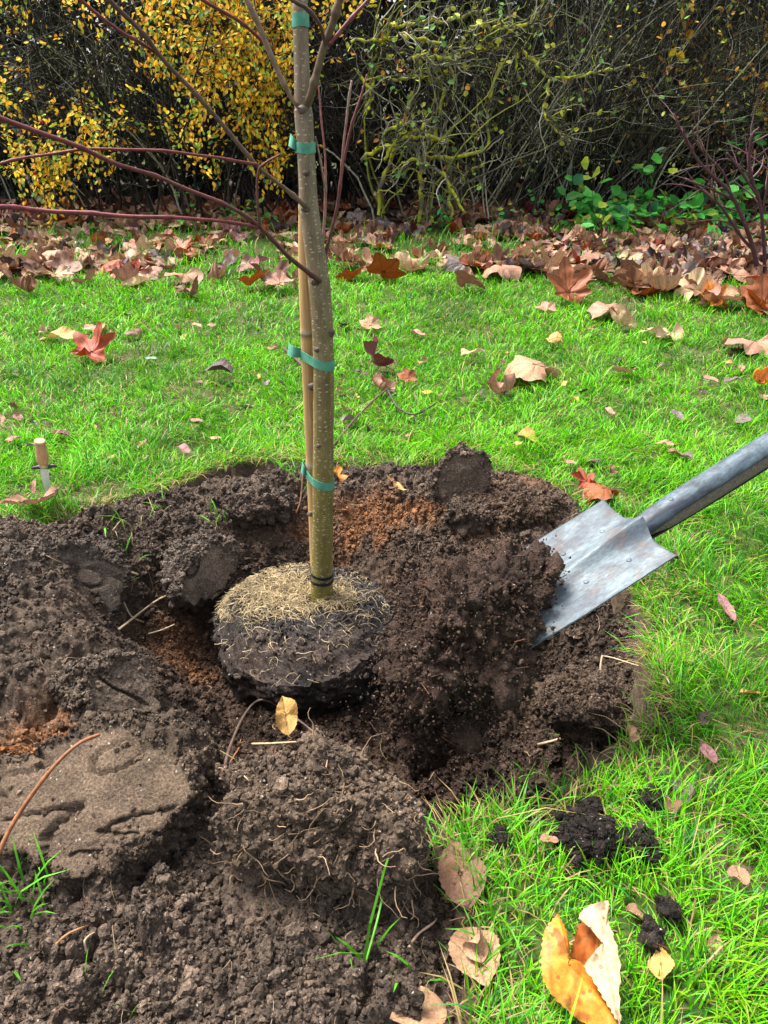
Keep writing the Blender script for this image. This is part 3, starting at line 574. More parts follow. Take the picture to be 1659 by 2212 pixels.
# ------------------------------------------------------------------ young tree with root ball
TY = 1.49
tree = empty("young_tree", (-0.145, TY, -0.02), "slim bare young tree standing in the hole on its root ball", "tree")
TP = [(693, 1310, 47), (695, 1285, 47), (697, 1150, 45), (698, 1000, 45), (699, 850, 45), (698, 750, 45), (692, 640, 47), (684, 570, 46), (673, 490, 42), (667, 440, 41), (661, 330, 38), (656, 250, 40), (654, 222, 36), (651, 120, 34), (649, 40, 33), (648, 0, 33), (646, -120, 31), (643, -420, 26)]
def px_curve(L, y, n, dy=None):
    pts, rr = [], []
    for k, (u, v, w) in enumerate(L):
        p = Py(u, v, y if dy is None else y + dy[k]); pts.append(p); rr.append(w / 2 / FPX * project(p)[2])
    c = catmull(np.column_stack([pts, rr]), n); return c[:, :3], c[:, 3]
P, r = px_curve(TP, TY, 170)
r = r * (1 + 0.05 * vn2(np.arange(170) * 0.35, np.zeros(170), 3))
V, F, tv = tubes(P, r, 28, cap=True)
ang = np.arctan2(V[:, 1] - np.interp(V[:, 2], P[:, 2], P[:, 1]), V[:, 0] - np.interp(V[:, 2], P[:, 2], P[:, 0]))
low = sstep(1.0, 0.15, V[:, 2])[:, None]
c = np.array((0.20, 0.155, 0.105)) * (1 - low) + np.array((0.19, 0.155, 0.045)) * low
base = sstep(0.06, -0.02, V[:, 2])[:, None]; c = c * (1 - base) + np.array((0.16, 0.145, 0.03)) * base
adopt(mesh_np("trunk", V, F, M_BARK, col=c, vec=tv), tree)
def trunk_at(z):
    return np.array([np.interp(z, P[:, 2], P[:, 0]), np.interp(z, P[:, 2], P[:, 1]), z]), float(np.interp(z, P[:, 2], r))
for (u, v, s) in ((676, 835, 0.010), (715, 715, 0.009), (690, 955, 0.006), (672, 1110, 0.008), (687, 750, 0.006), (664, 372, 0.006), (662, 448, 0.008), (683, 604, 0.009), (655, 236, 0.008), (700, 1245, 0.006)):   # knots
    p = Py(u, v, TY); cc, rr = trunk_at(p[2]); dx = p[0] - cc[0]; dyy = -math.sqrt(max(rr * rr - dx * dx, 0)) ; q_ = np.array([p[0], cc[1] + dyy, p[2]])
    V, F = ico(3); A = V * (1 + 0.5 * fbm3(V + u, 2.2, 3, int(u)))[:, None] * np.array((1, 0.55, 0.85)) * s + q_
    o = mesh_np("knot", A, [F], M_TWIG, col=np.ones((len(A), 3)) * (0.10, 0.072, 0.05)); adopt(o, tree)
def branch(L, y0, y1, col0, col1, name="branch", parent=None, n=70, nodes=True, sides=10):
    m = len(L); P_, r_ = px_curve(L, y0, n, dy=[(y1 - y0) * k / (m - 1) for k in range(m)])
    r_ = r_ * 0.86
    if nodes:
        s = np.concatenate([[0], np.cumsum(np.linalg.norm(np.diff(P_, axis=0), axis=1))]); r_ = r_ * (1 + 0.35 * np.exp(-((np.mod(s, 0.11) - 0.055) / 0.006)**2))
        P_ = P_ + 0.003 * np.stack([vn2(s * 18, s * 0, 3), vn2(s * 18, s * 0 + 9, 4), vn2(s * 18, s * 0 + 20, 5)], -1)
    V, F, tv = tubes(P_, r_, sides, cap=True); f = np.linspace(0, 1, n).repeat(sides); f = np.concatenate([f, [0, 1]])[:, None]
    o = mesh_np(name, V, F, M_TWIG, col=np.array(col0) * (1 - f) + np.array(col1) * f, vec=tv); adopt(o, parent or tree); return o
BR_, RD_, DK_, PALE_ = (0.13, 0.09, 0.06), (0.14, 0.030, 0.030), (0.085, 0.040, 0.032), (0.30, 0.20, 0.16)
b1 = branch([(664, 452, 17), (652, 440, 13), (600, 395, 10), (555, 357, 10), (480, 270, 11), (415, 195, 11), (350, 125, 11), (300, 65, 12), (237, 0, 13), (160, -90, 12)], TY, TY - 0.25, BR_, DK_)
b1b = branch([(345, 122, 9), (300, 92, 8), (262, 70, 8), (175, 0, 9), (110, -60, 8)], TY - 0.16, TY - 0.28, RD_, RD_, "twig", tree)
b1c = branch([(555, 357, 9), (500, 347, 7), (435, 335, 7), (320, 325, 7), (200, 324, 7), (85, 335, 7), (0, 354, 7), (-120, 385, 6)], TY - 0.09, TY - 0.35, RD_, RD_, "twig", tree)
b2 = branch([(692, 608, 18), (680, 600, 14), (625, 555, 11), (562, 492, 11), (500, 450, 10), (360, 390, 10), (250, 353, 11), (150, 310, 12), (0, 253, 14), (-120, 205, 14)], TY, TY - 0.35, DK_, RD_)
branch([(562, 494, 9), (555, 425, 6), (558, 370, 6), (575, 350, 6), (607, 333, 4)], TY - 0.12, TY - 0.14, DK_, RD_, "twig", tree, n=40)
b3 = branch([(558, 492, 10), (500, 482, 8), (430, 473, 9), (260, 467, 10), (70, 452, 11), (0, 447, 12), (-130, 440, 12)], TY - 0.12, TY - 0.36, RD_, (0.19, 0.045, 0.05))
b4 = branch([(647, 232, 12), (632, 218, 10), (607, 170, 12), (580, 105, 14), (555, 45, 14), (533, 0, 14), (490, -90, 13)], TY, TY - 0.12, (0.24, 0.15, 0.115), (0.26, 0.17, 0.14))
branch([(580, 103, 9), (520, 50, 8), (440, 0, 9), (360, -50, 8)], TY - 0.05, TY - 0.15, RD_, RD_, "twig", tree)
b5 = branch([(655, 240, 26), (668, 215, 21), (678, 180, 19), (700, 100, 19), (720, 50, 19), (735, 0, 19), (765, -110, 17)], TY, TY - 0.08, (0.12, 0.085, 0.05), (0.12, 0.075, 0.055))
branch([(703, 98, 9), (690, 55, 9), (662, 20, 10), (632, 0, 10), (560, -60, 9)], TY - 0.05, TY - 0.12, DK_, DK_, "twig", tree)
branch([(712, 98, 10), (750, 50, 9), (795, 0, 9), (850, -60, 8)], TY - 0.05, TY, RD_, RD_, "twig", tree)
branch([(697, 600, 8), (700, 560, 8), (730, 440, 8), (745, 330, 7), (782, 200, 5), (792, 160, 3)], TY + 0.02, TY + 0.06, DK_, RD_, "branch", tree)
branch([(733, 425, 7), (740, 330, 6), (750, 250, 6), (760, 175, 5)], TY + 0.04, TY + 0.03, (0.18, 0.05, 0.05), PALE_, "twig", tree)
branch([(692, 610, 7), (696, 540, 7), (704, 418, 7), (700, 320, 5), (688, 180, 4)], TY + 0.02, TY + 0.05, PALE_, (0.25, 0.08, 0.07), "branch", tree)
branch([(704, 416, 6), (690, 340, 5), (681, 295, 4)], TY + 0.03, TY + 0.0, PALE_, PALE_, "twig", tree, n=40)

def root_ball():
    na, nt_, ns = 220, 70, 46; rad = np.concatenate([np.linspace(0.002, 1, nt_), np.ones(ns)]); an = np.linspace(0, 2 * math.pi, na, endpoint=False)
    z = np.zeros(nt_ + ns); z[nt_:] = -np.linspace(0.0, 1, ns)**1.3 * 0.19
    Rr, A = np.meshgrid(rad, an, indexing='ij'); Z = np.repeat(z[:, None], na, 1)
    R2 = Rr * BR; side = np.clip(-Z / 0.19, 0, 1)
    R2 = R2 * (1 - 0.15 * side + 0.03 * np.sin(np.clip(side * 6, 0, 1.57)) * (Rr > 0.999))                                            # tapers like the pot it came from
    front = np.clip(-np.sin(A), 0, 1)
    x0_, y0_ = R2 * np.cos(A), R2 * np.sin(A)
    Z = Z - sstep(0.72, 1.0, Rr)**1.5 * 0.030 - sstep(0.45, 1.0, Rr) * (0.042 + 0.02 * fbm2(x0_, y0_, 14, 3, 131)) * front  # crumbled front shoulder
    R2 = R2 * (1 + 0.05 * sstep(0.5, 1, Rr) * fbm2(np.cos(A) * 2, np.sin(A) * 2, 2.2, 4, 130, 0.65))
    x, y = R2 * np.cos(A), R2 * np.sin(A)
    hole = np.hypot(x - 0.018, y - 0.0); Z = Z - 0.05 * np.exp(-(hole / 0.014)**4)
    nz = 0.010 * fbm2(x, y + Z, 24, 5, 140, 0.65); d1, _, rr = worley2(x + Z * 0.7, y - Z, 110, 145); nz2 = 0.0045 * rr * np.sqrt(np.clip(1 - d1**2 * 1.4, 0, 1))
    top = 1 - sstep(0.0, 0.1, side); Z = Z + (nz + nz2) * (0.4 + 0.6 * top); k = 1 + (nz * 1.0 + nz2 * 2) / BR * (1 - top); k = k * (1 + 0.05 * (1 - top) * fbm2(np.cos(A) * 4 + 9, Z * 25 + np.sin(A) * 4, 1.5, 4, 151, 0.7)); x, y = x * k, y * k
    V = np.stack([x, y, Z], -1).reshape(-1, 3); ii = np.arange((nt_ + ns) * na).reshape(nt_ + ns, na); nx_ = np.roll(ii, -1, 1)
    F = np.stack([ii[:-1], ii[1:], nx_[1:], nx_[:-1]], -1).reshape(-1, 4)
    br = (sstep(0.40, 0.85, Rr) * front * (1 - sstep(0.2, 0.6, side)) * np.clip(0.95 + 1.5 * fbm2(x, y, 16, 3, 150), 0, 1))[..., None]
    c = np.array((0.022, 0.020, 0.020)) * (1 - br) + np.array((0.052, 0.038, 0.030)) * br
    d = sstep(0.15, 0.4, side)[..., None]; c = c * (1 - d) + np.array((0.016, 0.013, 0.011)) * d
    c = c * (1 + 0.7 * fbm2(x, y + Z, 60, 3, 155) + 1.3 * fbm2(x, y + Z, 260, 2, 158))[..., None]
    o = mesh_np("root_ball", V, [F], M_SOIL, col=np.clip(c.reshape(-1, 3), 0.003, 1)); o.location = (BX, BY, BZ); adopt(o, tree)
    sel = (V[:, 2] > -0.11) & (RNG.random(len(V)) < 0.12); CLODV.append((V[sel] + (BX, BY, BZ), np.clip(c.reshape(-1, 3)[sel], 0.003, 1), 0))
    # coir fibres matted on top
    rng = np.random.default_rng(9); n = 2700; px = rng.normal(0, 1, n); py = rng.normal(0, 1, n)
    kx = np.where(rng.random(n) < 0.80, -0.055 + px * 0.062, 0.060 + px * 0.035); ky = np.where(kx < 0.03, 0.035 + py * 0.055, 0.02 + py * 0.03)
    ed = rng.random(n) < 0.16; t = rng.uniform(1.4, 3.3, n); kx[ed] = (BR * rng.uniform(0.86, 1.0, n) * np.cos(t))[ed]; ky[ed] = (BR * rng.uniform(0.86, 1.0, n) * np.sin(t))[ed]
    ok = (np.hypot(kx, ky) < BR * 1.0) & (np.hypot(kx - 0.042, ky - 0.02) > 0.022) & (np.hypot(kx - 0.018, ky) > 0.013); sp = (rng.random(n) < 0.10); ok &= (ky > -0.075 - 0.3 * np.abs(kx)) | ed | sp
    m_ = 300; t_ = rng.uniform(0, 6.28, m_); q_ = BR * rng.uniform(0.45, 1.0, m_); kx = np.concatenate([kx[ok], q_ * np.cos(t_)]); ky = np.concatenate([ky[ok], q_ * np.sin(t_)]); ed = np.concatenate([ed[ok], np.ones(m_, bool)]); n = len(kx); a = rng.uniform(0, 6.28, n); L = rng.uniform(0.012, 0.045, n); bend = rng.normal(0, 1.0, n); up = rng.uniform(0.0, 0.010, n)
    Pp = np.zeros((n, 6, 3)); rr_ = np.hypot(kx, ky); z0 = -0.030 * sstep(0.72, 1.0, rr_ / BR)**1.5 - 0.042 * sstep(0.45, 1.0, rr_ / BR) * np.clip(-ky / (rr_ + 1e-6), 0, 1) + rng.uniform(0.001, 0.012, n) * np.where(ed, 0.4, 1)
    for k in range(6):
        s = k / 5 - 0.5; aa = a + bend * s; Pp[:, k] = np.stack([kx + np.cos(aa) * L * s, ky + np.sin(aa) * L * s, z0 + up * (1 - 4 * s * s) + rng.normal(0, 0.0012, n) + 0.0005], -1)
    w = rng.uniform(0.00035, 0.0008, n)[:, None] * np.linspace(1, 0.6, 6)[None]
    V, F, tv = tubes(Pp, w, 3); c = np.array((0.50, 0.39, 0.22)) * rng.uniform(0.25, 1.35, (n, 1)); o = mesh_np("coir_fibre", V, F, M_FIBRE, col=np.repeat(c, 18, 0), vec=tv); o.location = (BX, BY, BZ); adopt(o, tree); tag(o, kind='stuff')
root_ball()

def crumbs():
    rng = np.random.default_rng(21); Vs, Fs, Cs = [], [], []; off = 0
    for n, lo, hi, sub in ((230000, 0.0018, 0.0046, 1), (14000, 0.004, 0.0085, 2), (900, 0.008, 0.017, 3)):
        x = rng.uniform(-1.3, 0.7, n); y = rng.uniform(0.30, 2.4, n)
        s = soil_sd(x, y); cl = fbm2(x, y, 7, 3, 240)
        ok = (s < 0.012) & (rng.random(n) < np.clip(0.7 + 1.6 * cl, 0.12, 1)) & (np.abs(x) < 0.58 * y + 0.25)
        ok &= np.hypot(x - BX, y - BY) > BR * 0.93
        if sub == 1: ok |= (s > 0) & (s < 0.09) & (rng.random(n) < 0.10 * np.exp(-s / 0.03))
        x, y = x[ok], y[ok]; m = len(x); sz = lo * (hi / lo)**(rng.random(m)**1.6); z = Hgt(x, y) + sz * 0.45
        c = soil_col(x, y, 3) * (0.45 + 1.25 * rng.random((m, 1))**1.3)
        pp = np.stack([x, y, z], -1)
        if sub < 3 and CLODV:
            cp = np.vstack([a for a, b, k in CLODV]); cb = np.vstack([b for a, b, k in CLODV]); q_ = rng.integers(0, len(cp), 60000 if sub == 1 else 2600); s2 = lo * (hi / lo)**(rng.random(len(q_))**1.6); pp = np.vstack([pp, cp[q_] + (0, 0, 0.001)]); sz = np.concatenate([sz, s2]); c = np.vstack([c, cb[q_] * (0.45 + 1.25 * rng.random((len(q_), 1))**1.3)])
        V, F, C = lumps_np(pp, sz, c, sub, rng); Vs.append(V); Fs.append(F + off); Cs.append(C); off += len(V)
    return np.vstack(Vs), [np.vstack(Fs)], np.vstack(Cs)
V, F, C = crumbs()
tag(mesh_np("soil_crumbs", V, F, M_SOIL, col=C, smooth=False), kind='stuff', label="loose dark crumbs of soil over the dug earth", cat="soil")

# cane, tape ties, rubber ring
CP = [(658, 240, 19), (657, 330, 20), (655, 440, 21), (656, 560, 25), (661, 700, 27), (665, 800, 27), (672, 950, 28), (678, 1100, 26), (683, 1220, 27), (687, 1290, 27)]
P2, r2 = px_curve(CP, TY + 0.022, 150)
P2[:, 1] += 0.006
V, F, tv = tubes(P2, r2, 20, cap=True); zz = V[:, 2]; cz = np.array((0.52, 0.33, 0.14)) * np.ones((len(V), 3)); nz_ = [Py(664, 724, TY)[2], Py(674, 1012, TY)[2], Py(657, 452, TY)[2]]
g = np.clip(fbm2(zz * 4, zz * 0 + 1, 1, 2, 5) + 0.5, 0, 1)[:, None]; cz = cz * (0.85 + 0.3 * g)
for z0 in nz_:
    k = np.exp(-((zz - z0) / 0.0035)**2)[:, None]; cz = cz * (1 - k) + np.array((0.55, 0.48, 0.36)) * k; k = np.exp(-((zz - z0 + 0.007) / 0.005)**2)[:, None]; cz = cz * (1 - 0.6 * k)
    ctr = np.array([np.interp(zz, P2[::-1, 2] if P2[0, 2] > P2[-1, 2] else P2[:, 2], (P2[::-1] if P2[0, 2] > P2[-1, 2] else P2)[:, j]) for j in (0, 1)]).T; dd = V[:, :2] - ctr; V[:, :2] += dd * 0.10 * np.exp(-((zz - z0) / 0.004)**2)[:, None]
tag(mesh_np("bamboo_cane", V, F, M_CANE, col=cz, vec=tv), "tan bamboo cane tied upright against the left side of the trunk", "cane")
def band(name, zc, h, tilt, label, cat, mat, with_cane=True, tail=None, thick=0.0012, wid=0.014):
    c, rr = trunk_at(zc); S_ = P2[::-1] if P2[0, 2] > P2[-1, 2] else P2; R2_ = r2[::-1] if P2[0, 2] > P2[-1, 2] else r2
    circ = [(c[0], c[1], rr + 0.0008)]
    if with_cane: circ.append((np.interp(zc, S_[:, 2], S_[:, 0]), np.interp(zc, S_[:, 2], S_[:, 1]), float(np.interp(zc, S_[:, 2], R2_)) + 0.0008))
    n = 96; pts = np.vstack([np.column_stack([x + q * np.cos(np.linspace(0, 6.283, 90)), y + q * np.sin(np.linspace(0, 6.283, 90))]) for x, y, q in circ])
    cen = pts.mean(0); th = np.linspace(0, 2 * math.pi, n, endpoint=False); dirs = np.column_stack([np.cos(th), np.sin(th)])
    sup = (pts @ dirs.T).max(0)      # support function -> convex hull outline of trunk + cane
    out = []
    for k in range(n):
        d0 = dirs[k]; best = pts[np.argmax(pts @ d0)]; out.append(best + d0 * thick)
    out = np.array(out); Vv = []
    for off, zoff in ((0, -wid / 2), (0, wid / 2), (-thick, wid / 2), (-thick, -wid / 2)):
        zt = zc + zoff + (out[:, 0] - c[0]) * tilt + 0.0008 * np.sin(th * 3 + zc * 50); dd = out - cen; dd = dd / np.linalg.norm(dd, axis=1, keepdims=True); Vv.append(np.column_stack([out + dd * off, zt]))
    Vv = np.array(Vv); ii = np.arange(4 * n).reshape(4, n); jj = np.roll(ii, -1, 1); F = [np.stack([ii[a], jj[a], jj[(a + 1) % 4], ii[(a + 1) % 4]], -1) for a in range(4)]
    o = mesh_np(name, Vv.reshape(-1, 3), [np.vstack(F)], mat, smooth=False)
    tag(o, label, cat)
    if tail:
        root = out[np.argmin(out[:, 0])]; zt = zc + (root[0] - c[0]) * tilt; m = 9; Vt = []
        for k in range(m):
            f = k / (m - 1); x = root[0] - tail[0] * f + 0.004; y = root[1] - 0.010 * math.sin(3 * f); z = zt + tail[1] * f + 0.003
            for s in (-1, 1): Vt.append((x + s * 0.002 * f, y + s * 0.004 * f, z + s * wid * 0.5 * (1 + 0.15 * f)))
        for k in range(m): a, b = Vt[2 * k], Vt[2 * k + 1]; Vt.append((a[0], a[1] + 0.0012, a[2])); Vt.append((b[0], b[1] + 0.0012, b[2]))
        fs = []
        for k in range(m - 1):
            a = 2 * k; b = 2 * m + a; fs += [(a, a + 1, a + 3, a + 2), (b, b + 2, b + 3, b + 1), (a + 1, b + 1, b + 3, a + 3), (a, a + 2, b + 2, b)]
        fs.append((2 * m - 2, 2 * m - 1, 4 * m - 1, 4 * m - 2))
        mesh_np("tape_end", Vt, [np.array(fs)], mat, parent=o, smooth=False)
    return o
band("tape_tie", Py(648, 44, TY)[2], 0, 0.02, "topmost green tape band round the upper trunk", "tape", M_TAPE, False, wid=0.019)
band("tape_tie", Py(658, 319, TY)[2], 0, 0.0, "green tape band with a small loose end just under the forking branches", "tape", M_TAPE, True, (0.014, 0.010), wid=0.017)
band("tape_tie", Py(690, 783, TY)[2], 0, -0.18, "green tape with a knotted flap tying cane and trunk at mid height", "tape", M_TAPE, True, (0.028, 0.008), wid=0.019)
band("tape_tie", Py(697, 1040, TY)[2], 0, -0.22, "lowest green tape tying cane and trunk above the hole", "tape", M_TAPE, True, (0.012, 0.012), wid=0.018)
M_RUB = mat_plain("black_rubber_mat", (0.012, 0.014, 0.018), 0.3)
ring = band("cable_tie", Py(695, 1238, TY)[2], 0, -0.10, "double black tie ring round the trunk base and cane", "cable tie", M_RUB, True, wid=0.006, thick=0.002)
ring2 = band("loop", Py(695, 1251, TY)[2], 0, -0.02, None, None, M_RUB, False, wid=0.006, thick=0.002); ring2.parent = ring

# ------------------------------------------------------------------ spade
def spade():
    A_, B_, C_ = Pt(1310, 1085, 1.39), Pt(1450, 1218, 1.25), Pt(1122, 1428, 1.20)
    O = (A_ + B_) / 2; Ld = (C_ - B_) / np.linalg.norm(C_ - B_); W = A_ - B_; W = W - Ld * (W @ Ld); hw = np.linalg.norm(W) / 2; W /= 2 * hw; N = np.cross(W, Ld); LEN = np.linalg.norm(C_ - B_) + 0.028
    root = bpy.data.objects.new("spade", None); COL.objects.link(root); root.matrix_world = Matrix(((W[0], Ld[0], N[0], O[0]), (W[1], Ld[1], N[1], O[1]), (W[2], Ld[2], N[2], O[2]), (0, 0, 0, 1)))
    tag(root, "old steel spade with wooden shaft tipping soil into the hole", "spade")
    na, nl = 81, 100; a = np.linspace(-1, 1, na)
    l0 = -0.018 * np.exp(-(np.abs(a) * hw / 0.032)**2) + 0.006 * (1 - np.abs(a))          # shoulders sweep up to the neck
    tip = LEN - 0.012 * np.abs(a)**3 + 0.006 * (1 - a * a) + 0.0012 * vn2(a * 14, a * 0, 9)
    t = np.linspace(0, 1, nl); Lg = l0[None] + (tip - l0)[None] * t[:, None]; Ag = np.repeat((a * hw)[None], nl, 0) * (1 + 0.0 * Lg)
    Ag = Ag * (1 - 0.06 * sstep(0.5, 1, t)[:, None])
    n_ = 0.012 * np.abs(Ag / hw)**1.5 + 0.029 * np.exp(-np.abs(Ag / (0.020 + 0.012 * np.clip(Lg, 0, 1)))**1.4) * (1 - 0.94 * sstep(-0.02, 0.26, Lg)) - 0.010 * np.clip(Lg / LEN, 0, 1)**2 * 0.5
    # rolled treads on top of both shoulders
    ex = []
    for k in range(1, 7):
        f = k / 6 * 1.9; on = sstep(0.36, 0.5, np.abs(a)); ex.append(np.stack([Ag[0], Lg[0] - 0.006 * np.sin(f) * on - 0.0002 * k, n_[0] - 0.009 * (1 - np.cos(f)) * on], -1))
    top = np.stack([Ag, Lg, n_], -1); ex = np.array(ex)[::-1]; Gd = np.concatenate([ex, top], 0); nr = Gd.shape[0]
    nor = np.cross(np.gradient(Gd, axis=1), np.gradient(Gd, axis=0)); nor /= np.linalg.norm(nor, axis=2, keepdims=True) + 1e-9; nor *= np.sign((nor[..., 2].mean()))
    Bk = Gd - nor * 0.0024
    V = np.concatenate([Gd.reshape(-1, 3), Bk.reshape(-1, 3)]); ii = np.arange(nr * na).reshape(nr, na); q = np.stack([ii[:-1, :-1], ii[:-1, 1:], ii[1:, 1:], ii[1:, :-1]], -1).reshape(-1, 4); o2 = nr * na
    rim = np.concatenate([ii[0, :], ii[1:, -1], ii[-1, -2::-1], ii[-2:0:-1, 0]]); rn = np.roll(rim, -1); rq = np.stack([rim, rn, rn + o2, rim + o2], -1)
    bl = mesh_np("blade", V, [q, q[:, ::-1] + o2, rq], M_STEEL, parent=root)
    # socket: an open half pipe riveted over the wooden shaft
    m = 80; s = np.linspace(0, 1, m); ln = 0.045 - 0.44 * s; rad = 0.0195 + 0.0060 * sstep(0, 0.35, s) - 0.001 * s; cn = 0.001 + 0.004 * s - 0.010 * (1 - sstep(0.0, 0.16, s))
    half = 1.15 + 1.0 * (1 - sstep(0.0, 0.2, s)) * 0.0 + 0.55 * (1 - sstep(0.05, 0.3, s)); k = 33; Vs = []
    for i in range(m):
        th = np.linspace(-half[i], half[i], k)
        for rr in (rad[i], rad[i] - 0.003): Vs.append(np.stack([rr * np.sin(th), np.full(k, ln[i]), cn[i] + rr * np.cos(th)], -1))
    Vs = np.array(Vs).reshape(m, 2, k, 3); ii = np.arange(m * 2 * k).reshape(m, 2, k); F = []
    F.append(np.stack([ii[:-1, 0, :-1], ii[:-1, 0, 1:], ii[1:, 0, 1:], ii[1:, 0, :-1]], -1).reshape(-1, 4)); F.append(np.stack([ii[:-1, 1, :-1], ii[1:, 1, :-1], ii[1:, 1, 1:], ii[:-1, 1, 1:]], -1).reshape(-1, 4))
    for j in (0, -1): F.append(np.stack([ii[:-1, 0, j], ii[1:, 0, j], ii[1:, 1, j], ii[:-1, 1, j]], -1))
    for j in (0, -1): F.append(np.stack([ii[j, 0, :-1], ii[j, 1, :-1], ii[j, 1, 1:], ii[j, 0, 1:]], -1))
    mesh_np("socket", Vs.reshape(-1, 3), [np.vstack(F)], M_SOCKET, parent=root)
    pts = np.array([(0, -0.005, -0.006), (0, -0.15, -0.010), (0, -0.40, -0.008), (0, -0.8, -0.002), (0, -0.98, 0)]); Pn = catmull(pts, 60); V, F, _ = tubes(Pn, np.interp(Pn[:, 1], [-1, -0.4, -0.06, 0], [0.0175, 0.0205, 0.0195, 0.010]), 24, cap=True)
    mesh_np("shaft", V, F, M_WOODGREY, parent=root)
    pts = np.array([(0, 0.03, -0.014), (0, -0.03, -0.026), (0, -0.2, -0.032), (0, -0.36, -0.031)]); Pn = catmull(pts, 40); V, F, _ = tubes(Pn, np.full(40, 0.012), 12, cap=True); V[:, 2] = (V[:, 2] - np.interp(V[:, 1], Pn[::-1, 1], Pn[::-1, 2])) * 0.22 + np.interp(V[:, 1], Pn[::-1, 1], Pn[::-1, 2]); mesh_np("back_strap", V, F, mat_plain("dark_steel_mat", (0.03, 0.03, 0.032), 0.5, 0.5), parent=root)
    V, F, _ = tubes(catmull([(-0.055, -0.985, 0), (-0.02, -0.99, 0), (0.02, -0.99, 0), (0.055, -0.985, 0)], 20), np.full(20, 0.017), 16, cap=True); mesh_np("grip", V, F, M_WOODGREY, parent=root)
    for (x, y_, z) in ((0.0, -0.075, 0), (0.0, -0.335, 0), (0.035, 0.045, None), (0.040, 0.125, None), (-0.045, 0.055, None), (-0.035, 0.135, None)):
        if z is None: i = np.argmin(np.hypot(Gd[..., 0] - x, Gd[..., 1] - y_)); z = Gd.reshape(-1, 3)[i, 2]
        else: z = 0.0255 + 0.004 * (-y_) / 0.4
        V, F = ico(2); mesh_np("rivet", V * np.array((0.0048, 0.0048, 0.0014)) + (x, y_, z), [F], M_STEEL if x else M_SOCKET, parent=root)
    return lambda x, y_, z: O + W * x + Ld * y_ + N * z, LEN
SPT, SLEN = spade()

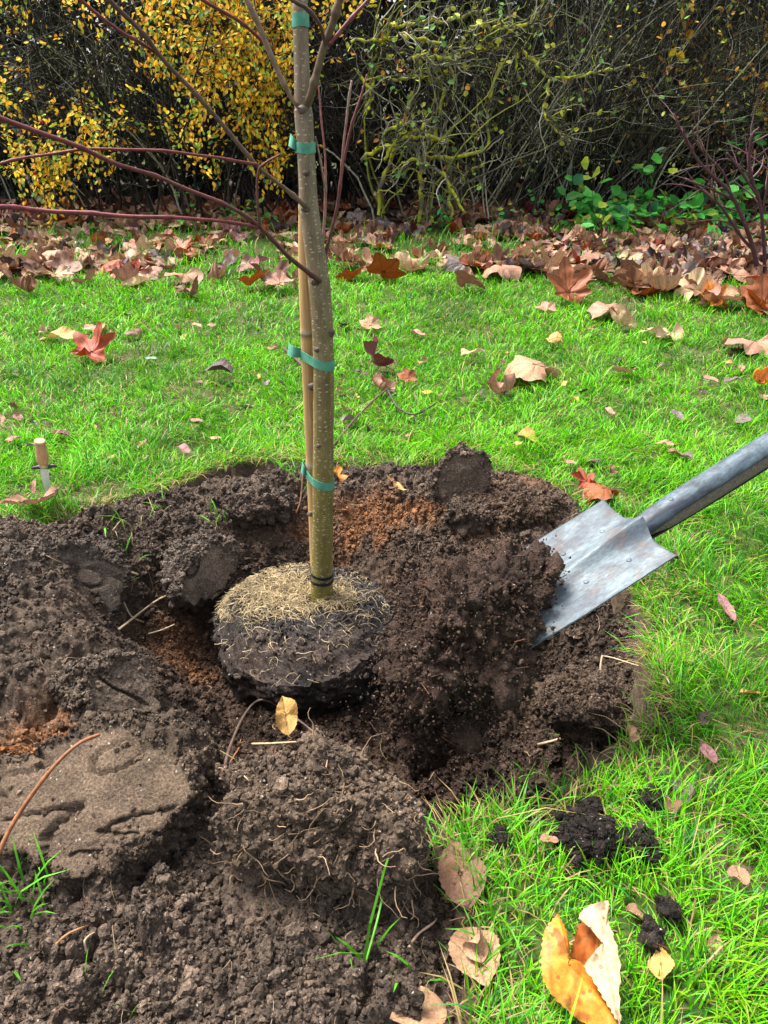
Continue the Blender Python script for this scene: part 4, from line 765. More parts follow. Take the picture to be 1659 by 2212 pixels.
def falling_soil():
    rng = np.random.default_rng(33)
    ctl = [(*SPT(0.010, 0.195, 0.004), 0.010), (*SPT(0.014, 0.225, 0.010), 0.045), (*SPT(0.018, 0.27, 0.018), 0.068), (*SPT(0.015, 0.318, 0.012), 0.078), (*Pt(1020, 1335, 1.27), 0.088), (*Pt(985, 1430, 1.33), 0.092), (*Pt(950, 1510, 1.37), 0.080), (*Pt(925, 1560, 1.42), 0.055), (*Pt(905, 1590, 1.45), 0.01)]
    cc = catmull(ctl, 46); P_, rr = cc[:, :3], np.clip(cc[:, 3], 0.008, 1); V0, F0 = ico(3); Vs, Fs = [], []
    for q in range(46):
        for b in range(3):           # overlapping lumps along the slide, fused into one skin below
            off = rng.normal(0, 0.30, 3) * rr[q] * (b > 0); k = rr[q] * (1.0 if b == 0 else rng.uniform(0.45, 0.8)); Fs.append(F0 + sum(len(a) for a in Vs)); Vs.append(V0 * k + P_[q] + off)
    tmp = mesh_np("soil_core", np.vstack(Vs), [np.vstack(Fs)]); md = tmp.modifiers.new("fuse", 'REMESH'); md.mode = 'VOXEL'; md.voxel_size = 0.0036
    dg = bpy.context.evaluated_depsgraph_get(); me = tmp.evaluated_get(dg).to_mesh(); V = np.zeros(len(me.vertices) * 3); me.vertices.foreach_get('co', V); D = np.zeros(len(V)); me.vertex_normals.foreach_get('vector', D)
    V = V.reshape(-1, 3); D = D.reshape(-1, 3); F = [np.array([p.vertices[:] for p in me.polygons if len(p.vertices) == 4]), np.array([p.vertices[:] for p in me.polygons if len(p.vertices) == 3])]
    tmp.evaluated_get(dg).to_mesh_clear(); bpy.data.objects.remove(tmp)
    V = V + D * (0.060 * fbm3(V, 15, 4, 500))[:, None]
    d1, d2, r_ = worley3(V, 26, 510); V = V + D * (0.020 * cl_(d1, d2, r_, 0.4))[:, None]
    d1, d2, r_ = worley3(V, 50, 512); V = V + D * (0.010 * cl_(d1, d2, r_, 0.5))[:, None]
    d1, d2, r_ = worley3(V, 85, 515); V = V + D * (0.007 * cl_(d1, d2, r_, 0.6))[:, None]
    V = V + D * (0.013 * fbm3(V, 80, 4, 520, 0.8))[:, None]
    c = np.array((0.037, 0.023, 0.016)) * (1 + 0.8 * fbm3(V, 22, 3, 530))[:, None]
    o = mesh_np("falling_soil", V, F, M_SOIL, col=np.clip(c, 0.004, 1)); tag(o, "heap of dark loose soil sliding off the spade blade into the hole", "soil heap")
    i = rng.integers(0, len(V), 11000); sz = 0.0013 * (2.9)**(rng.random(11000)**2.0); pos = V[i] + D[i] * (rng.random((11000, 1))**4 * 0.030 - 0.001)
    low = rng.random(11000) < 0.10; pos[low] += np.stack([rng.normal(-0.03, 0.03, 11000), rng.normal(0, 0.02, 11000), rng.normal(-0.02, 0.03, 11000)], -1)[low]
    on = pos[:, 2] > Hgt(pos[:, 0], pos[:, 1]); pos, sz = pos[on], sz[on]
    cV, cF, cC = lumps_np(pos, sz, np.array((0.039, 0.025, 0.017)) * rng.uniform(0.4, 2.1, (len(pos), 1)), 1, rng); p = mesh_np("loose_crumbs", cV, [cF], M_SOIL, col=cC, parent=o, smooth=False); tag(p, kind='stuff')
    n = 160; i = rng.integers(0, len(V), n); st = V[i]; dr = rng.normal(0, 1, (n, 3)); dr /= np.linalg.norm(dr, axis=1, keepdims=True); Lh = rng.uniform(0.008, 0.03, n); Pp = np.stack([st + dr * (Lh * s)[:, None] + D[i] * 0.006 for s in (-.5, -.2, .2, .5)], 1); w = np.repeat(rng.uniform(0.0004, 0.0012, (n, 1)), 4, 1)
    fV, fF, tv = tubes(Pp, w, 4); p = mesh_np("root_bits", fV, fF, M_FIBRE, col=np.repeat(np.where(rng.random((n, 1)) < 0.3, np.array((0.20, 0.08, 0.04)), np.array((0.10, 0.06, 0.045))), 16, 0), vec=tv, parent=o); tag(p, kind='stuff')
falling_soil()

# ------------------------------------------------------------------ knife stuck in the turf
def knife():
    b = Pz(101, 1050, 0.045); h = Pt(94, 962, 1.0); L = 0.205
    ax = np.array([0.20, -0.30, 0.93]); ax /= np.linalg.norm(ax); sx = np.array([1.0, 0.12, 0.0]); sx -= ax * (sx @ ax); sx /= np.linalg.norm(sx); sy = np.cross(ax, sx)
    root = bpy.data.objects.new("knife", None); COL.objects.link(root); sx, sy, ax = sx * 0.82, sy * 0.82, ax * 0.82; root.matrix_world = Matrix(((sx[0], sy[0], ax[0], b[0]), (sx[1], sy[1], ax[1], b[1]), (sx[2], sy[2], ax[2], b[2]), (0, 0, 0, 1)))
    tag(root, "small knife with wooden handle stuck upright in the grass at left", "knife")
    prof = [(-0.06, 0.0015), (-0.02, 0.008), (0.0, 0.0115), (0.03, 0.0135), (0.085, 0.0125)]; m = 40; z = np.linspace(-0.06, 0.085, m); w = np.interp(z, [p[0] for p in prof], [p[1] for p in prof]); V = []
    for k in range(m): V += [(-w[k], 0, z[k]), (0.0, -0.0016, z[k]), (w[k], 0, z[k]), (0.0, 0.0016, z[k])]
    F = []
    for k in range(m - 1):
        for j in range(4): a = 4 * k + j; c = 4 * k + (j + 1) % 4; F.append((a, c, c + 4, a + 4))
    mesh_np("blade", V, [np.array(F)], mat_metal("knife_steel_mat", (0.70, 0.76, 0.80), (0.80, 0.85, 0.88), (0.45, 0.47, 0.48), 0.0, 0.35), parent=root, smooth=False)
    dk = mat_plain("guard_mat", (0.05, 0.045, 0.045), 0.4, 0.6)
    P_ = catmull([(-0.040, 0, 0.080), (-0.026, 0, 0.086), (-0.01, 0, 0.090), (0.012, 0, 0.092), (0.028, 0, 0.099), (0.042, 0, 0.098)], 40); V, F, _ = tubes(P_, np.interp(np.linspace(-1, 1, 40), [-1, -0.9, 0, 0.9, 1], [0.003, 0.0055, 0.0075, 0.0055, 0.003]), 12, cap=True); V[:, 2] = (V[:, 2] - 0.09) * 1.0 + 0.09; mesh_np("guard", V, F, dk, parent=root)
    def lathe(pr, mat, name, sq=1.0):
        pr = np.array(pr); zz = np.linspace(0, len(pr) - 1, 50); cc = catmull(np.column_stack([np.zeros(len(pr)), pr[:, 1], pr[:, 0]]), 50); n = 28; an = np.linspace(0, 6.283, n, endpoint=False); V = np.array([[(r * math.cos(t), sq * r * math.sin(t), z) for t in an] for _, r, z in cc]); ii = np.arange(50 * n).reshape(50, n); jj = np.roll(ii, -1, 1); V = np.vstack([V.reshape(-1, 3), [(0, 0, cc[-1, 2] + 0.001), (0, 0, cc[0, 2])]])
        mesh_np(name, V, [np.stack([ii[:-1], jj[:-1], jj[1:], ii[1:]], -1).reshape(-1, 4), np.stack([ii[-1], jj[-1], np.full(n, 50 * n)], -1), np.stack([jj[0], ii[0], np.full(n, 50 * n + 1)], -1)], mat, parent=root)
    lathe([(0.092, 0.0145), (0.098, 0.0155), (0.106, 0.0150)], mat_metal("ferrule_mat", (0.55, 0.56, 0.56), (0.7, 0.7, 0.7), (0.1, 0.1, 0.1), 0.8, 0.3), "ferrule", 0.85)
    lathe([(0.105, 0.0145), (0.120, 0.0185), (0.145, 0.0195), (0.170, 0.0175), (0.190, 0.0165), (0.203, 0.0185), (0.209, 0.0165), (0.211, 0.010)], mat_plain("knife_wood_mat", (0.46, 0.29, 0.16), 0.55, 0, 0.22, 40, (3, 3, 1)), "handle", 0.85)
knife()

# ------------------------------------------------------------------ fallen leaves
def maple_outline(n=96, rng=None, teeth=1.0):
    lob = [(90, 1.0, 20), (90 + 52, 0.93, 19), (90 - 52, 0.93, 19), (90 + 108, 0.66, 19), (90 - 108, 0.66, 19)]; th = np.linspace(-90, 270, n, endpoint=False); r = np.full(n, 0.46)
    for a, L, w in lob:
        L2 = L * (rng.uniform(0.88, 1.1) if rng is not None else 1); d = (th - a + 180) % 360 - 180; r = np.maximum(r, L2 * (1 - 0.62 * (np.abs(d) / (w * 1.5))**1.15) * (np.abs(d) < w * 1.5))
    back = np.exp(-(((th + 90 + 180) % 360 - 180) / 18)**2); r = r * (1 - 0.75 * back)
    r = r * (1 + 0.07 * teeth * np.abs(((th / 360 * 34) % 1) - 0.5) * 2 - 0.03)
    return np.radians(th), r
def leaf_mesh(kind, seed, curl, fold, rollk=0.0, wrinkle=1.0):
    rng = np.random.default_rng(seed); m = 12
    if kind == 'maple': th, r = maple_outline(108, rng); cy = 0.0
    elif kind == 'round':            # broad three-pointed tatty leaf
        th, r = maple_outline(96, rng, 0.8); r = 0.55 * r + 0.36 * (1 - 0.5 * np.exp(-(((np.degrees(th) + 270) % 360 - 180) / 30)**2)); cy = 0.0
    else:                            # simple leaf, long or oval
        asp = {'oval': 0.36, 'long': 0.19, 'beech': 0.42}[kind]; sg = np.linspace(0, 1, 41); wd = asp * np.sin(math.pi * sg**0.85)**0.85 * (1 + 0.035 * np.sin(sg * 70)) * (1 - 0.25 * sstep(0.75, 1, sg)); yy = sg * 1.2 - 0.6
        ox_ = np.concatenate([wd, -wd[-2:0:-1]]); oy_ = np.concatenate([yy, yy[-2:0:-1]]); r = np.hypot(ox_, oy_); th = np.unwrap(np.arctan2(oy_, ox_)); cy = 0.42
    f = np.linspace(0, 1, m + 1)[1:]; X = (r[None] * f[:, None]) * np.cos(th)[None]; Y = (r[None] * f[:, None]) * np.sin(th)[None] + cy
    V = np.concatenate([[[0, cy, 0]], np.stack([X, Y, 0 * X], -1).reshape(-1, 3)]); n = len(th); fr = np.concatenate([[0], np.repeat(f, n)]); tt = np.concatenate([[0], np.tile(th, m)])
    vein = np.zeros(len(V)); side = np.zeros(len(V))
    if kind in ('maple', 'round'):
        for a in (90, 138, 42, 194, -14):
            d = np.abs((np.degrees(tt) - a + 180) % 360 - 180); dist = fr * np.sin(np.radians(np.minimum(d, 90))) * 0.8; vein = np.maximum(vein, np.exp(-(dist / 0.012)**2)); 
            rr_ = fr; side = np.maximum(side, np.exp(-((np.mod(rr_ * 9 - dist * 9, 1) - 0.5) / 0.12)**2) * (d < 24))
    else:
        vein = np.exp(-(V[:, 0] / 0.014)**2); side = np.exp(-((np.mod(V[:, 1] * 9 - np.abs(V[:, 0]) * 7, 1) - 0.5) / 0.13)**2)
    z = fold * np.abs(V[:, 0]) * 0.9 - 0.02 * vein
    z = z + wrinkle * 0.10 * fbm2(V[:, 0] + seed, V[:, 1], 2.6, 3, 600 + seed) * (0.3 + fr) + wrinkle * 0.02 * side * 0.5
    ph = rng.uniform(0, 6.28); z = z + curl * (fr**2.2) * (0.20 + 0.22 * np.sin(2 * tt + ph) + 0.15 * np.sin(3 * tt + ph * 2)); V[:, 2] = z
    def bend(V, ang, k):
        c, s = math.cos(ang), math.sin(ang); u = V[:, 0] * c + V[:, 1] * s; w = -V[:, 0] * s + V[:, 1] * c; kk = k * (1 + 0.0 * u); aa = u * kk; aa = np.clip(aa, -4.2, 4.2)
        rad = 1 / k; nu = np.sin(aa) * (rad - V[:, 2]); nz = rad - np.cos(aa) * (rad - V[:, 2]); return np.stack([nu * c - w * s, nu * s + w * c, nz], -1)
    a0 = rng.uniform(0, 3.14)
    if abs(rollk) > 0.05: V = bend(V, a0, rollk)
    if abs(rollk) > 1.2: V = bend(V, a0 + rng.uniform(0.9, 1.9), rollk * 0.35)
    ii = 1 + np.arange(m * n).reshape(m, n); jj = np.roll(ii, -1, 1)
    F4 = np.stack([ii[:-1], jj[:-1], jj[1:], ii[1:]], -1).reshape(-1, 4); F3 = np.stack([np.zeros(n, int), ii[0], jj[0]], -1)
    c = np.ones((len(V), 3)) * (1 - 0.45 * vein - 0.14 * side)[:, None] * (1 - 0.22 * sstep(0.8, 1.0, fr) * rng.uniform(0.2, 1))[:, None]
    # stalk
    s0 = np.array([0, 0.0 if kind in ('maple', 'round') else cy - 0.62, 0.0]); s0 = V[np.argmin(np.hypot(V[:, 0] - s0[0], V[:, 1] - s0[1]))]
    L = 0.75 if kind in ('maple', 'round') else 0.16; pts = [s0, s0 + (0.03, -L * 0.35, 0.05), s0 + (rng.normal(0, 0.08), -L * 0.75, 0.08), s0 + (rng.normal(0, 0.15), -L, 0.02)]
    tV, tF, _ = tubes(catmull(pts, 10), np.linspace(0.013, 0.010, 10), 5); nV = len(V); V = np.vstack([V, tV]); c = np.vstack([c, np.ones((len(tV), 3)) * (0.55, 0.42, 0.36)])
    V[:, 2] -= np.percentile(V[:nV, 2], 15)
    return mesh_np(f"{kind}_leaf", V, [F4, F3, tF[0] + nV], M_LEAF, col=c, link=False)
LM = {}
for k in range(7): LM[('maple', k)] = leaf_mesh('maple', 10 + k, [0.5, 0.9, 1.2, 0.7, 1.0, 1.3, 0.3][k], [0.1, -0.15, 0.3, 0.0, -0.3, 0.2, 0.05][k], [0.3, 1.0, -1.2, 0.7, -0.8, 1.5, 0.15][k])
for k in range(6): LM[('round', k)] = leaf_mesh('round', 30 + k, [0.4, 0.8, 1.0, 0.6, 1.0, 0.2][k], [0.1, -0.2, 0.3, 0.0, -0.3, 0.0][k], [0.4, -1.4, 1.8, -2.4, 2.8, 0.15][k])
for k in range(4): LM[('oval', k)] = leaf_mesh('oval', 50 + k, [0.2, 0.5, 0.6, 0.3][k], [0.15, 0.3, -0.25, 0.0][k], [0.3, -1.0, 1.5, -0.3][k])
for k in range(3): LM[('long', k)] = leaf_mesh('long', 60 + k, [0.1, 0.3, 0.3][k], [0.25, 0.1, -0.2][k], [0.3, -0.7, 1.0][k])
for k in range(3): LM[('beech', k)] = leaf_mesh('beech', 70 + k, [0.1, 0.3, 0.4][k], [0.2, 0.35, -0.2][k], [0.4, -0.9, 0.8][k])
LC = {'tan': (0.42, 0.25, 0.14), 'pink': (0.36, 0.19, 0.125), 'brown': (0.18, 0.085, 0.048), 'red': (0.30, 0.038, 0.006), 'darkred': (0.115, 0.022, 0.025), 'rust': (0.27, 0.065, 0.010), 'orange': (0.62, 0.22, 0.025), 'gold': (0.60, 0.36, 0.10),
      'grey': (0.15, 0.125, 0.125), 'dark': (0.040, 0.025, 0.024), 'purple': (0.27, 0.12, 0.13), 'cream': (0.48, 0.36, 0.20), 'yellow': (0.60, 0.47, 0.06), 'green': (0.16, 0.40, 0.22)}
def put_leaf(kind, k, p, size, rz, col, label=None, group=None, rx=0.0, ry=0.0, jitter=0.0, name="fallen_leaf"):
    o = bpy.data.objects.new(name, LM[(kind, k)]); COL.objects.link(o); o.location = p; o.scale = (size, size, size); o.rotation_euler = (rx, ry, rz)
    c = np.array(LC[col] if isinstance(col, str) else col); o.color = (*np.clip(c * (1 + jitter), 0, 1), 1); return tag(o, label, "leaf", group)
HAND = [  # u, v, pixel span, kind, variant, colour, turn, tilt x, tilt y, label
 (85, 1098, 135, 'maple', 0, 'pink', 3.3, 0.35, 0.1, "large pinkish tan leaf with a pointed lobe at the left lawn edge below the knife"),
 (76, 1075, 40, 'long', 1, 'pink', 0.1, 0.9, 0, "slim upright pink leaf tip just below the knife"),
 (200, 775, 115, 'maple', 3, 'red', -0.3, 0.55, 0, "bright red-orange maple leaf standing on the left lawn"),
 (150, 946, 48, 'beech', 0, 'darkred', 1.9, 0.2, 0, "glossy dark red oval leaf right of the knife handle"),
 (493, 818, 68, 'beech', 1, 'dark', 1.5, 0.35, 0, "dark purple-brown leaf in mid lawn left of the trunk"),
 (213, 717, 58, 'round', 1, 'tan', 1.4, 0.2, 0.2, "curled tan and brown leaf above the red maple leaf"),
 (165, 735, 110, 'long', 1, 'gold', 1.62, 0.05, 0, "long yellowish cream strip of leaf above the red maple leaf"),
 (95, 725, 30, 'oval', 2, 'cream', 0.4, 0.4, 0, "small rolled cream leaf at the end of the yellowish strip"),
 (290, 726, 36, 'round', 3, 'brown', 0.4, 0.3, 0, "small curled brown leaf right of the tan curled leaf"),
 (335, 780, 30, 'oval', 0, 'green', 1.4, 0.0, 0, "pale bluish green oval leaf on the left lawn"),
 (282, 687, 26, 'oval', 1, 'dark', 0.9, 0.1, 0, "small black leaf scrap on the left lawn"),
 (432, 710, 28, 'oval', 0, 'tan', 1.2, 0.2, 0, "small tan leaf left of a pinkish one in the left lawn"),
 (452, 712, 26, 'oval', 1, 'pink', -1.1, 0.2, 0, "small pinkish leaf touching a small tan leaf"),
 (820, 800, 110, 'maple', 1, 'darkred', 2.0, 0.7, 0.1, "dark maroon curled maple leaf right of the trunk"),
 (825, 848, 70, 'round', 2, 'pink', 0.6, 0.2, 0.1, "pink and red curled leaf under the maroon maple leaf"),
 (880, 826, 42, 'round', 0, 'rust', 0.3, 0.5, 0, "small salmon-red leaf right of the maroon maple leaf"),
 (930, 853, 34, 'oval', 0, 'yellow', 2.2, 0.1, 0, "small yellow leaf on the lawn right of the red leaf"),
 (1150, 815, 130, 'round', 3, 'tan', 1.1, 0.2, 0, "large rolled tan leaf in mid lawn right of the trunk"),
 (1090, 852, 110, 'round', 2, 'pink', 2.4, 0.1, 0.2, "folded dusky pink-brown leaf below the large rolled tan leaf"),
 (1035, 775, 62, 'oval', 1, 'cream', 2.1, 0.3, 0, "pale cream curled leaf above the folded pair"),
 (1348, 810, 68, 'maple', 6, 'tan', 2.9, 0.4, 0, "flat tan maple leaf with dark veins on the right lawn"),
 (1275, 720, 34, 'oval', 3, 'pink', 2.6, 0.4, 0, "small pinkish heart-shaped leaf on the right lawn"),
 (1120, 970, 36, 'oval', 1, 'gold', 2.8, 0.5, 0, "small golden leaf on the lawn behind the soil wedge"),
 (1470, 912, 40, 'beech', 0, 'grey', 0.6, 0.3, 0, "dark grey oval leaf on the right lawn above the spade shaft"),
 (1490, 1000, 32, 'beech', 1, 'grey', 0.9, 0.2, 0, "grey-green leaf just above the spade shaft"),
 (1450, 968, 46, 'long', 1, 'tan', 1.3, 0.1, 0, "narrow tan leaf near the spade shaft"),
 (1240, 1008, 30, 'oval', 0, 'pink', 1.2, 0.1, 0, "small flat beige leaf on the lawn behind the spade blade"),
 (1265, 1052, 60, 'maple', 4, 'red', 0.3, 0.5, 0, "small bright red lobed leaf behind the spade blade"),
 (1300, 1075, 88, 'round', 3, 'rust', 1.2, 0.1, 0.1, "curled rusty tan leaf beside the top corner of the spade blade"),
 (1330, 1030, 36, 'oval', 2, 'brown', 1.0, 0.2, 0, "small brown leaf above the rusty leaf by the spade"),
 (1578, 1345, 85, 'long', 0, 'purple', 0.15, 0.25, 0, "mauve pointed leaf standing in the grass at right below the spade"),
 (1538, 1655, 58, 'oval', 0, 'purple', 0.7, 0.5, 0, "greyish purple leaf half sunk in the right grass"),
 (1588, 1890, 66, 'beech', 2, 'pink', 2.9, 0.2, 0, "speckled reddish leaf in the lower right grass"),
 (1370, 1608, 55, 'oval', 2, 'tan', 1.4, 0.5, 0, "tan and black curled leaf at the grass edge below the pale root"),
 (1196, 1830, 42, 'oval', 1, 'pink', 1.5, 0.3, 0, "pinkish leaf scrap left of the largest compost clump"),
 (1010, 2030, 165, 'beech', 0, 'tan', 3.35, 0.1, 0, "pale rounded leaf overlapping another on the soil edge at bottom"),
 (1005, 1950, 165, 'beech', 0, 'brown', 0.15, 0.1, 0, "brown leaf under the pale rounded leaf on the soil edge"),
 (1035, 2085, 100, 'oval', 2, 'tan', 0.3, 0.4, 0, "brown curled leaf end below the pale rounded leaf"),
 (945, 2190, 150, 'beech', 0, 'tan', 2.0, 0.25, 0, "pale crumpled leaf at the bottom edge of the soil"),
 (622, 1590, 85, 'oval', 1, 'gold', 0.25, 1.0, 0, "torn orange-yellow leaf fragment standing in the pit"),
 (745, 1043, 55, 'oval', 2, 'orange', 1.9, 0.35, 0, "curled orange leaf at the hole rim just right of the trunk"),
 (870, 1065, 60, 'long', 2, 'gold', 1.0, 0.2, 0, "thin cream curled leaf strip at the back rim of the hole"),
 (855, 1062, 40, 'oval', 2, 'brown', 0.9, 0.3, 0, "brown curled leaf beside the cream strip at the back rim"),
 (1640, 835, 70, 'round', 4, 'orange', 0.3, 0.5, 0, "orange curled leaf at the right frame edge in mid lawn"),
 (1625, 755, 110, 'round', 1, 'pink', 1.7, 0.1, 0, "large dusky pink leaf at the right frame edge"),
 (1200, 742, 45, 'round', 3, 'gold', 0.5, 0.5, 0, "small upright golden brown curled leaf on the right lawn"),
 (800, 712, 46, 'round', 0, 'tan', 0.2, 0.5, 0, "tan leaf with rounded tip right of the trunk"),
 (910, 735, 44, 'oval', 1, 'pink', 0.8, 0.3, 0, "pink-brown leaf on the lawn right of the trunk"),
 (1320, 905, 40, 'oval', 1, 'pink', 0.4, 0.3, 0, "small dusty pink leaf in the middle of the right lawn"),
 (1545, 830, 42, 'oval', 0, 'pink', 1.0, 0.2, 0, "faded pink leaf left of the orange curl at the right edge"),
 (1590, 830, 42, 'oval', 1, 'grey', 1.9, 0.2, 0, "dark grey leaf beside the faded pink leaf at right"),
 (405, 990, 45, 'oval', 1, 'purple', 0.8, 0.4, 0, "dull mauve leaf at the grass edge left of the hole"),
 (435, 917, 34, 'oval', 0, 'pink', 1.8, 0.2, 0, "small pink triangular leaf in the left lawn above the hole"),
 (475, 953, 30, 'oval', 0, 'cream', 1.9, 0.1, 0, "pale greenish cream leaf above the hole"),
 (1395, 1690, 30, 'oval', 2, 'dark', 1.9, 0.3, 0, "black curled leaf scrap in the right grass below the root"),
 (1180, 675, 46, 'round', 0, 'pink', 0.1, 0.2, 0, "lone square pinkish leaf in front of the thick litter"),
 (1225, 650, 120, 'maple', 0, 'rust', 0.2, 0.9, 0, "large rust-red leaf standing at the front of the thick litter"),
 (1315, 685, 95, 'round', 1, 'pink', 0.1, 0.2, 0, "domed pink leaf at the front edge of the right litter"),
 (1350, 708, 90, 'maple', 5, 'cream', 1.2, 0.1, 0, "ragged cream leaf below the domed pink leaf"),
 (1445, 730, 100, 'maple', 4, 'cream', 1.5, 0.1, 0, "pale lobed leaf lying before the right litter"),
 (1645, 672, 100, 'round', 0, 'rust', 0.1, 0.9, 0, "big rust-orange leaf upright at the right frame edge"),
 (1545, 665, 90, 'maple', 3, 'orange', 0.5, 0.5, 0, "orange brown leaf left of the upright rust leaf"),
]
for (u, v, span, kind, k, col, rz, rx, ry, lab) in HAND:
    p = PG(u, v, 0.02 if soil_sd(*Pz(u, v)[:2]) > 0 else 0.018); t = project(p)[2]; size = span / FPX * t * (0.62 if kind == 'maple' else 0.72 if kind == 'round' else 0.80)
    p = p + np.array([0, 0, 0.010 + 0.25 * size * abs(math.sin(rx))])
    put_leaf(kind, k, p, size, rz, col, lab, rx=rx, ry=ry)

# the big orange leaf in front: built by hand because it is so near
def hero_leaf():
    root = empty("maple_leaf", (0, 0, 0), "big bright orange leaf with one side folded over pale in the lower right", "leaf")
    base = PG(1250, 2225, 0.0); base = Pz(1255, 2235, 0.03)
    up = Pz(1250, 1955, 0.075) - base; Lm = np.linalg.norm(up); 
    def sheet(name, outline, mat_col, bulge, spec):
        m = 26; out = catmull(np.vstack([outline, outline[:1]]), 140)[:-1]; c = out.mean(0); f = np.linspace(0, 1, m + 1)[1:]
        V = [c]; 
        for ff in f: V += list(c + (out - c) * ff)
        V = np.array(V); n = len(out); ii = 1 + np.arange(m * n).reshape(m, n); jj = np.roll(ii, -1, 1); F4 = np.stack([ii[:-1], jj[:-1], jj[1:], ii[1:]], -1).reshape(-1, 4); F3 = np.stack([np.zeros(n, int), ii[0], jj[0]], -1)
        fr = np.concatenate([[0], np.repeat(f, n)]); return V, F4, F3, fr
    def lift(pxs, zs): return np.array([Pz(u, v, z) for (u, v), z in zip(pxs, np.array(zs) + 0.018)])
    parts = [
     ("left_lobe", [(1205, 1975 + 0), (1222, 2010), (1230, 2050), (1228, 2068), (1262, 2085), (1300, 2150), (1330, 2212), (1275, 2215), (1215, 2175), (1178, 2130), (1168, 2085), (1172, 2030), (1180, 2005)][::1], [0.070, 0.060, 0.050, 0.045, 0.045, 0.035, 0.03, 0.025, 0.03, 0.04, 0.05, 0.06, 0.066], (0.66, 0.225, 0.022), 0.010),
     ("middle_lobe", [(1247, 2000), (1270, 1985), (1298, 1978), (1303, 2010), (1292, 2055), (1290, 2110), (1320, 2180), (1335, 2225), (1300, 2180), (1262, 2110), (1232, 2072), (1240, 2030)], [0.060, 0.07, 0.075, 0.07, 0.06, 0.05, 0.035, 0.03, 0.03, 0.04, 0.045, 0.052], (0.36, 0.10, 0.015), -0.014),
     ("folded_flap", [(1248, 1985), (1262, 1962), (1290, 1948), (1312, 1945), (1316, 1960), (1312, 1975), (1326, 2020), (1340, 2080), (1338, 2150), (1340, 2214), (1330, 2205), (1318, 2180), (1300, 2150), (1285, 2120), (1262, 2084), (1278, 2083), (1294, 2084), (1298, 2076), (1290, 2055), (1300, 2040), (1298, 2000), (1300, 1980), (1288, 1976), (1265, 1985)], [0.074, 0.085, 0.095, 0.095, 0.092, 0.09, 0.085, 0.075, 0.06, 0.04, 0.045, 0.05, 0.055, 0.06, 0.065, 0.07, 0.072, 0.075, 0.078, 0.082, 0.085, 0.088, 0.085, 0.076], (0.58, 0.43, 0.25), 0.012)]
    for name, px, zs, col, bulge in parts:
        V, F4, F3, fr = sheet(name, lift(px, zs), col, bulge, 0)
        V[:, 2] += bulge * (1 - fr**2) + 0.006 * fbm2(V[:, 0], V[:, 1], 30, 3, 700); e = fr > 0.97; V[e, 0] += 0.0012 * np.sin(np.arange(e.sum()) * 1.9)
        a = base; d0 = V - a; dirv = up / Lm; sd_ = np.cross(dirv, (0, 0, 1)); s = d0 @ dirv; w = d0 @ sd_
        vein = np.exp(-((w + 0.02 - 0.28 * s) / 0.0022)**2) + np.exp(-((w + 0.03 + 0.10 * s) / 0.002)**2) + 0.5 * np.exp(-((np.mod((s - np.abs(w) * 0.9) * 55, 1) - 0.5) / 0.10)**2)
        blot = sstep(0.18, 0.34, fbm2(V[:, 0], V[:, 1], 55, 3, 720)) * 0.6
        c = np.array(col) * (1 - 0.30 * np.clip(vein, 0, 1))[:, None] * (1 - blot)[:, None] / np.array((1, 1, 1))
        o = mesh_np(name, V, [F4, F3], M_LEAF, col=c); o.color = (1, 1, 1, 1); o.parent = root
hero_leaf()

# litter under the hedge: individuals first, the leftovers as one mass
ZN = [(-9, -1.75, "below the yellow bush at left"), (-1.75, -0.75, "left of trunk below the yellow bush"), (-0.75, 0.55, "behind the trunk"), (0.55, 1.5, "in front of the mossy-branched shrub"), (1.5, 2.5, "in front of the green brambles"), (2.5, 9, "around the bare sapling")]
CN = {'tan': 'tan', 'pink': 'dusky pink', 'brown': 'brown', 'red': 'red', 'rust': 'rust-orange', 'grey': 'grey', 'dark': 'blackish', 'cream': 'cream', 'purple': 'mauve', 'darkred': 'maroon'}
def litter_density(x, y):
    front_l = 4.45 + 0.25 * fbm2(x, y * 0, 1.3, 2, 800); front_r = 3.9 + 0.3 * fbm2(x, y * 0, 1.1, 2, 805); front = np.where(x < -0.5, front_l, np.where(x < 0.6, 4.75, front_r + 0.9 * sstep(1.2, 0.6, x)))
    d = sstep(-0.25, 0.9, y - front) * (0.15 + 1.25 * sstep(-0.2, 0.25, fbm2(x, y, 1.9, 3, 810))); d = d * np.where(x < 0.6, 0.6, 1.0)
    d = d * (1 - 0.75 * G(x, y, 0.75, 6.1, 0.5, 0.8, 0, 3)) * (1 - 0.7 * G(x, y, -2.0, 6.8, 0.9, 0.7, 0, 3)); return np.clip(d, 0, 1.3)
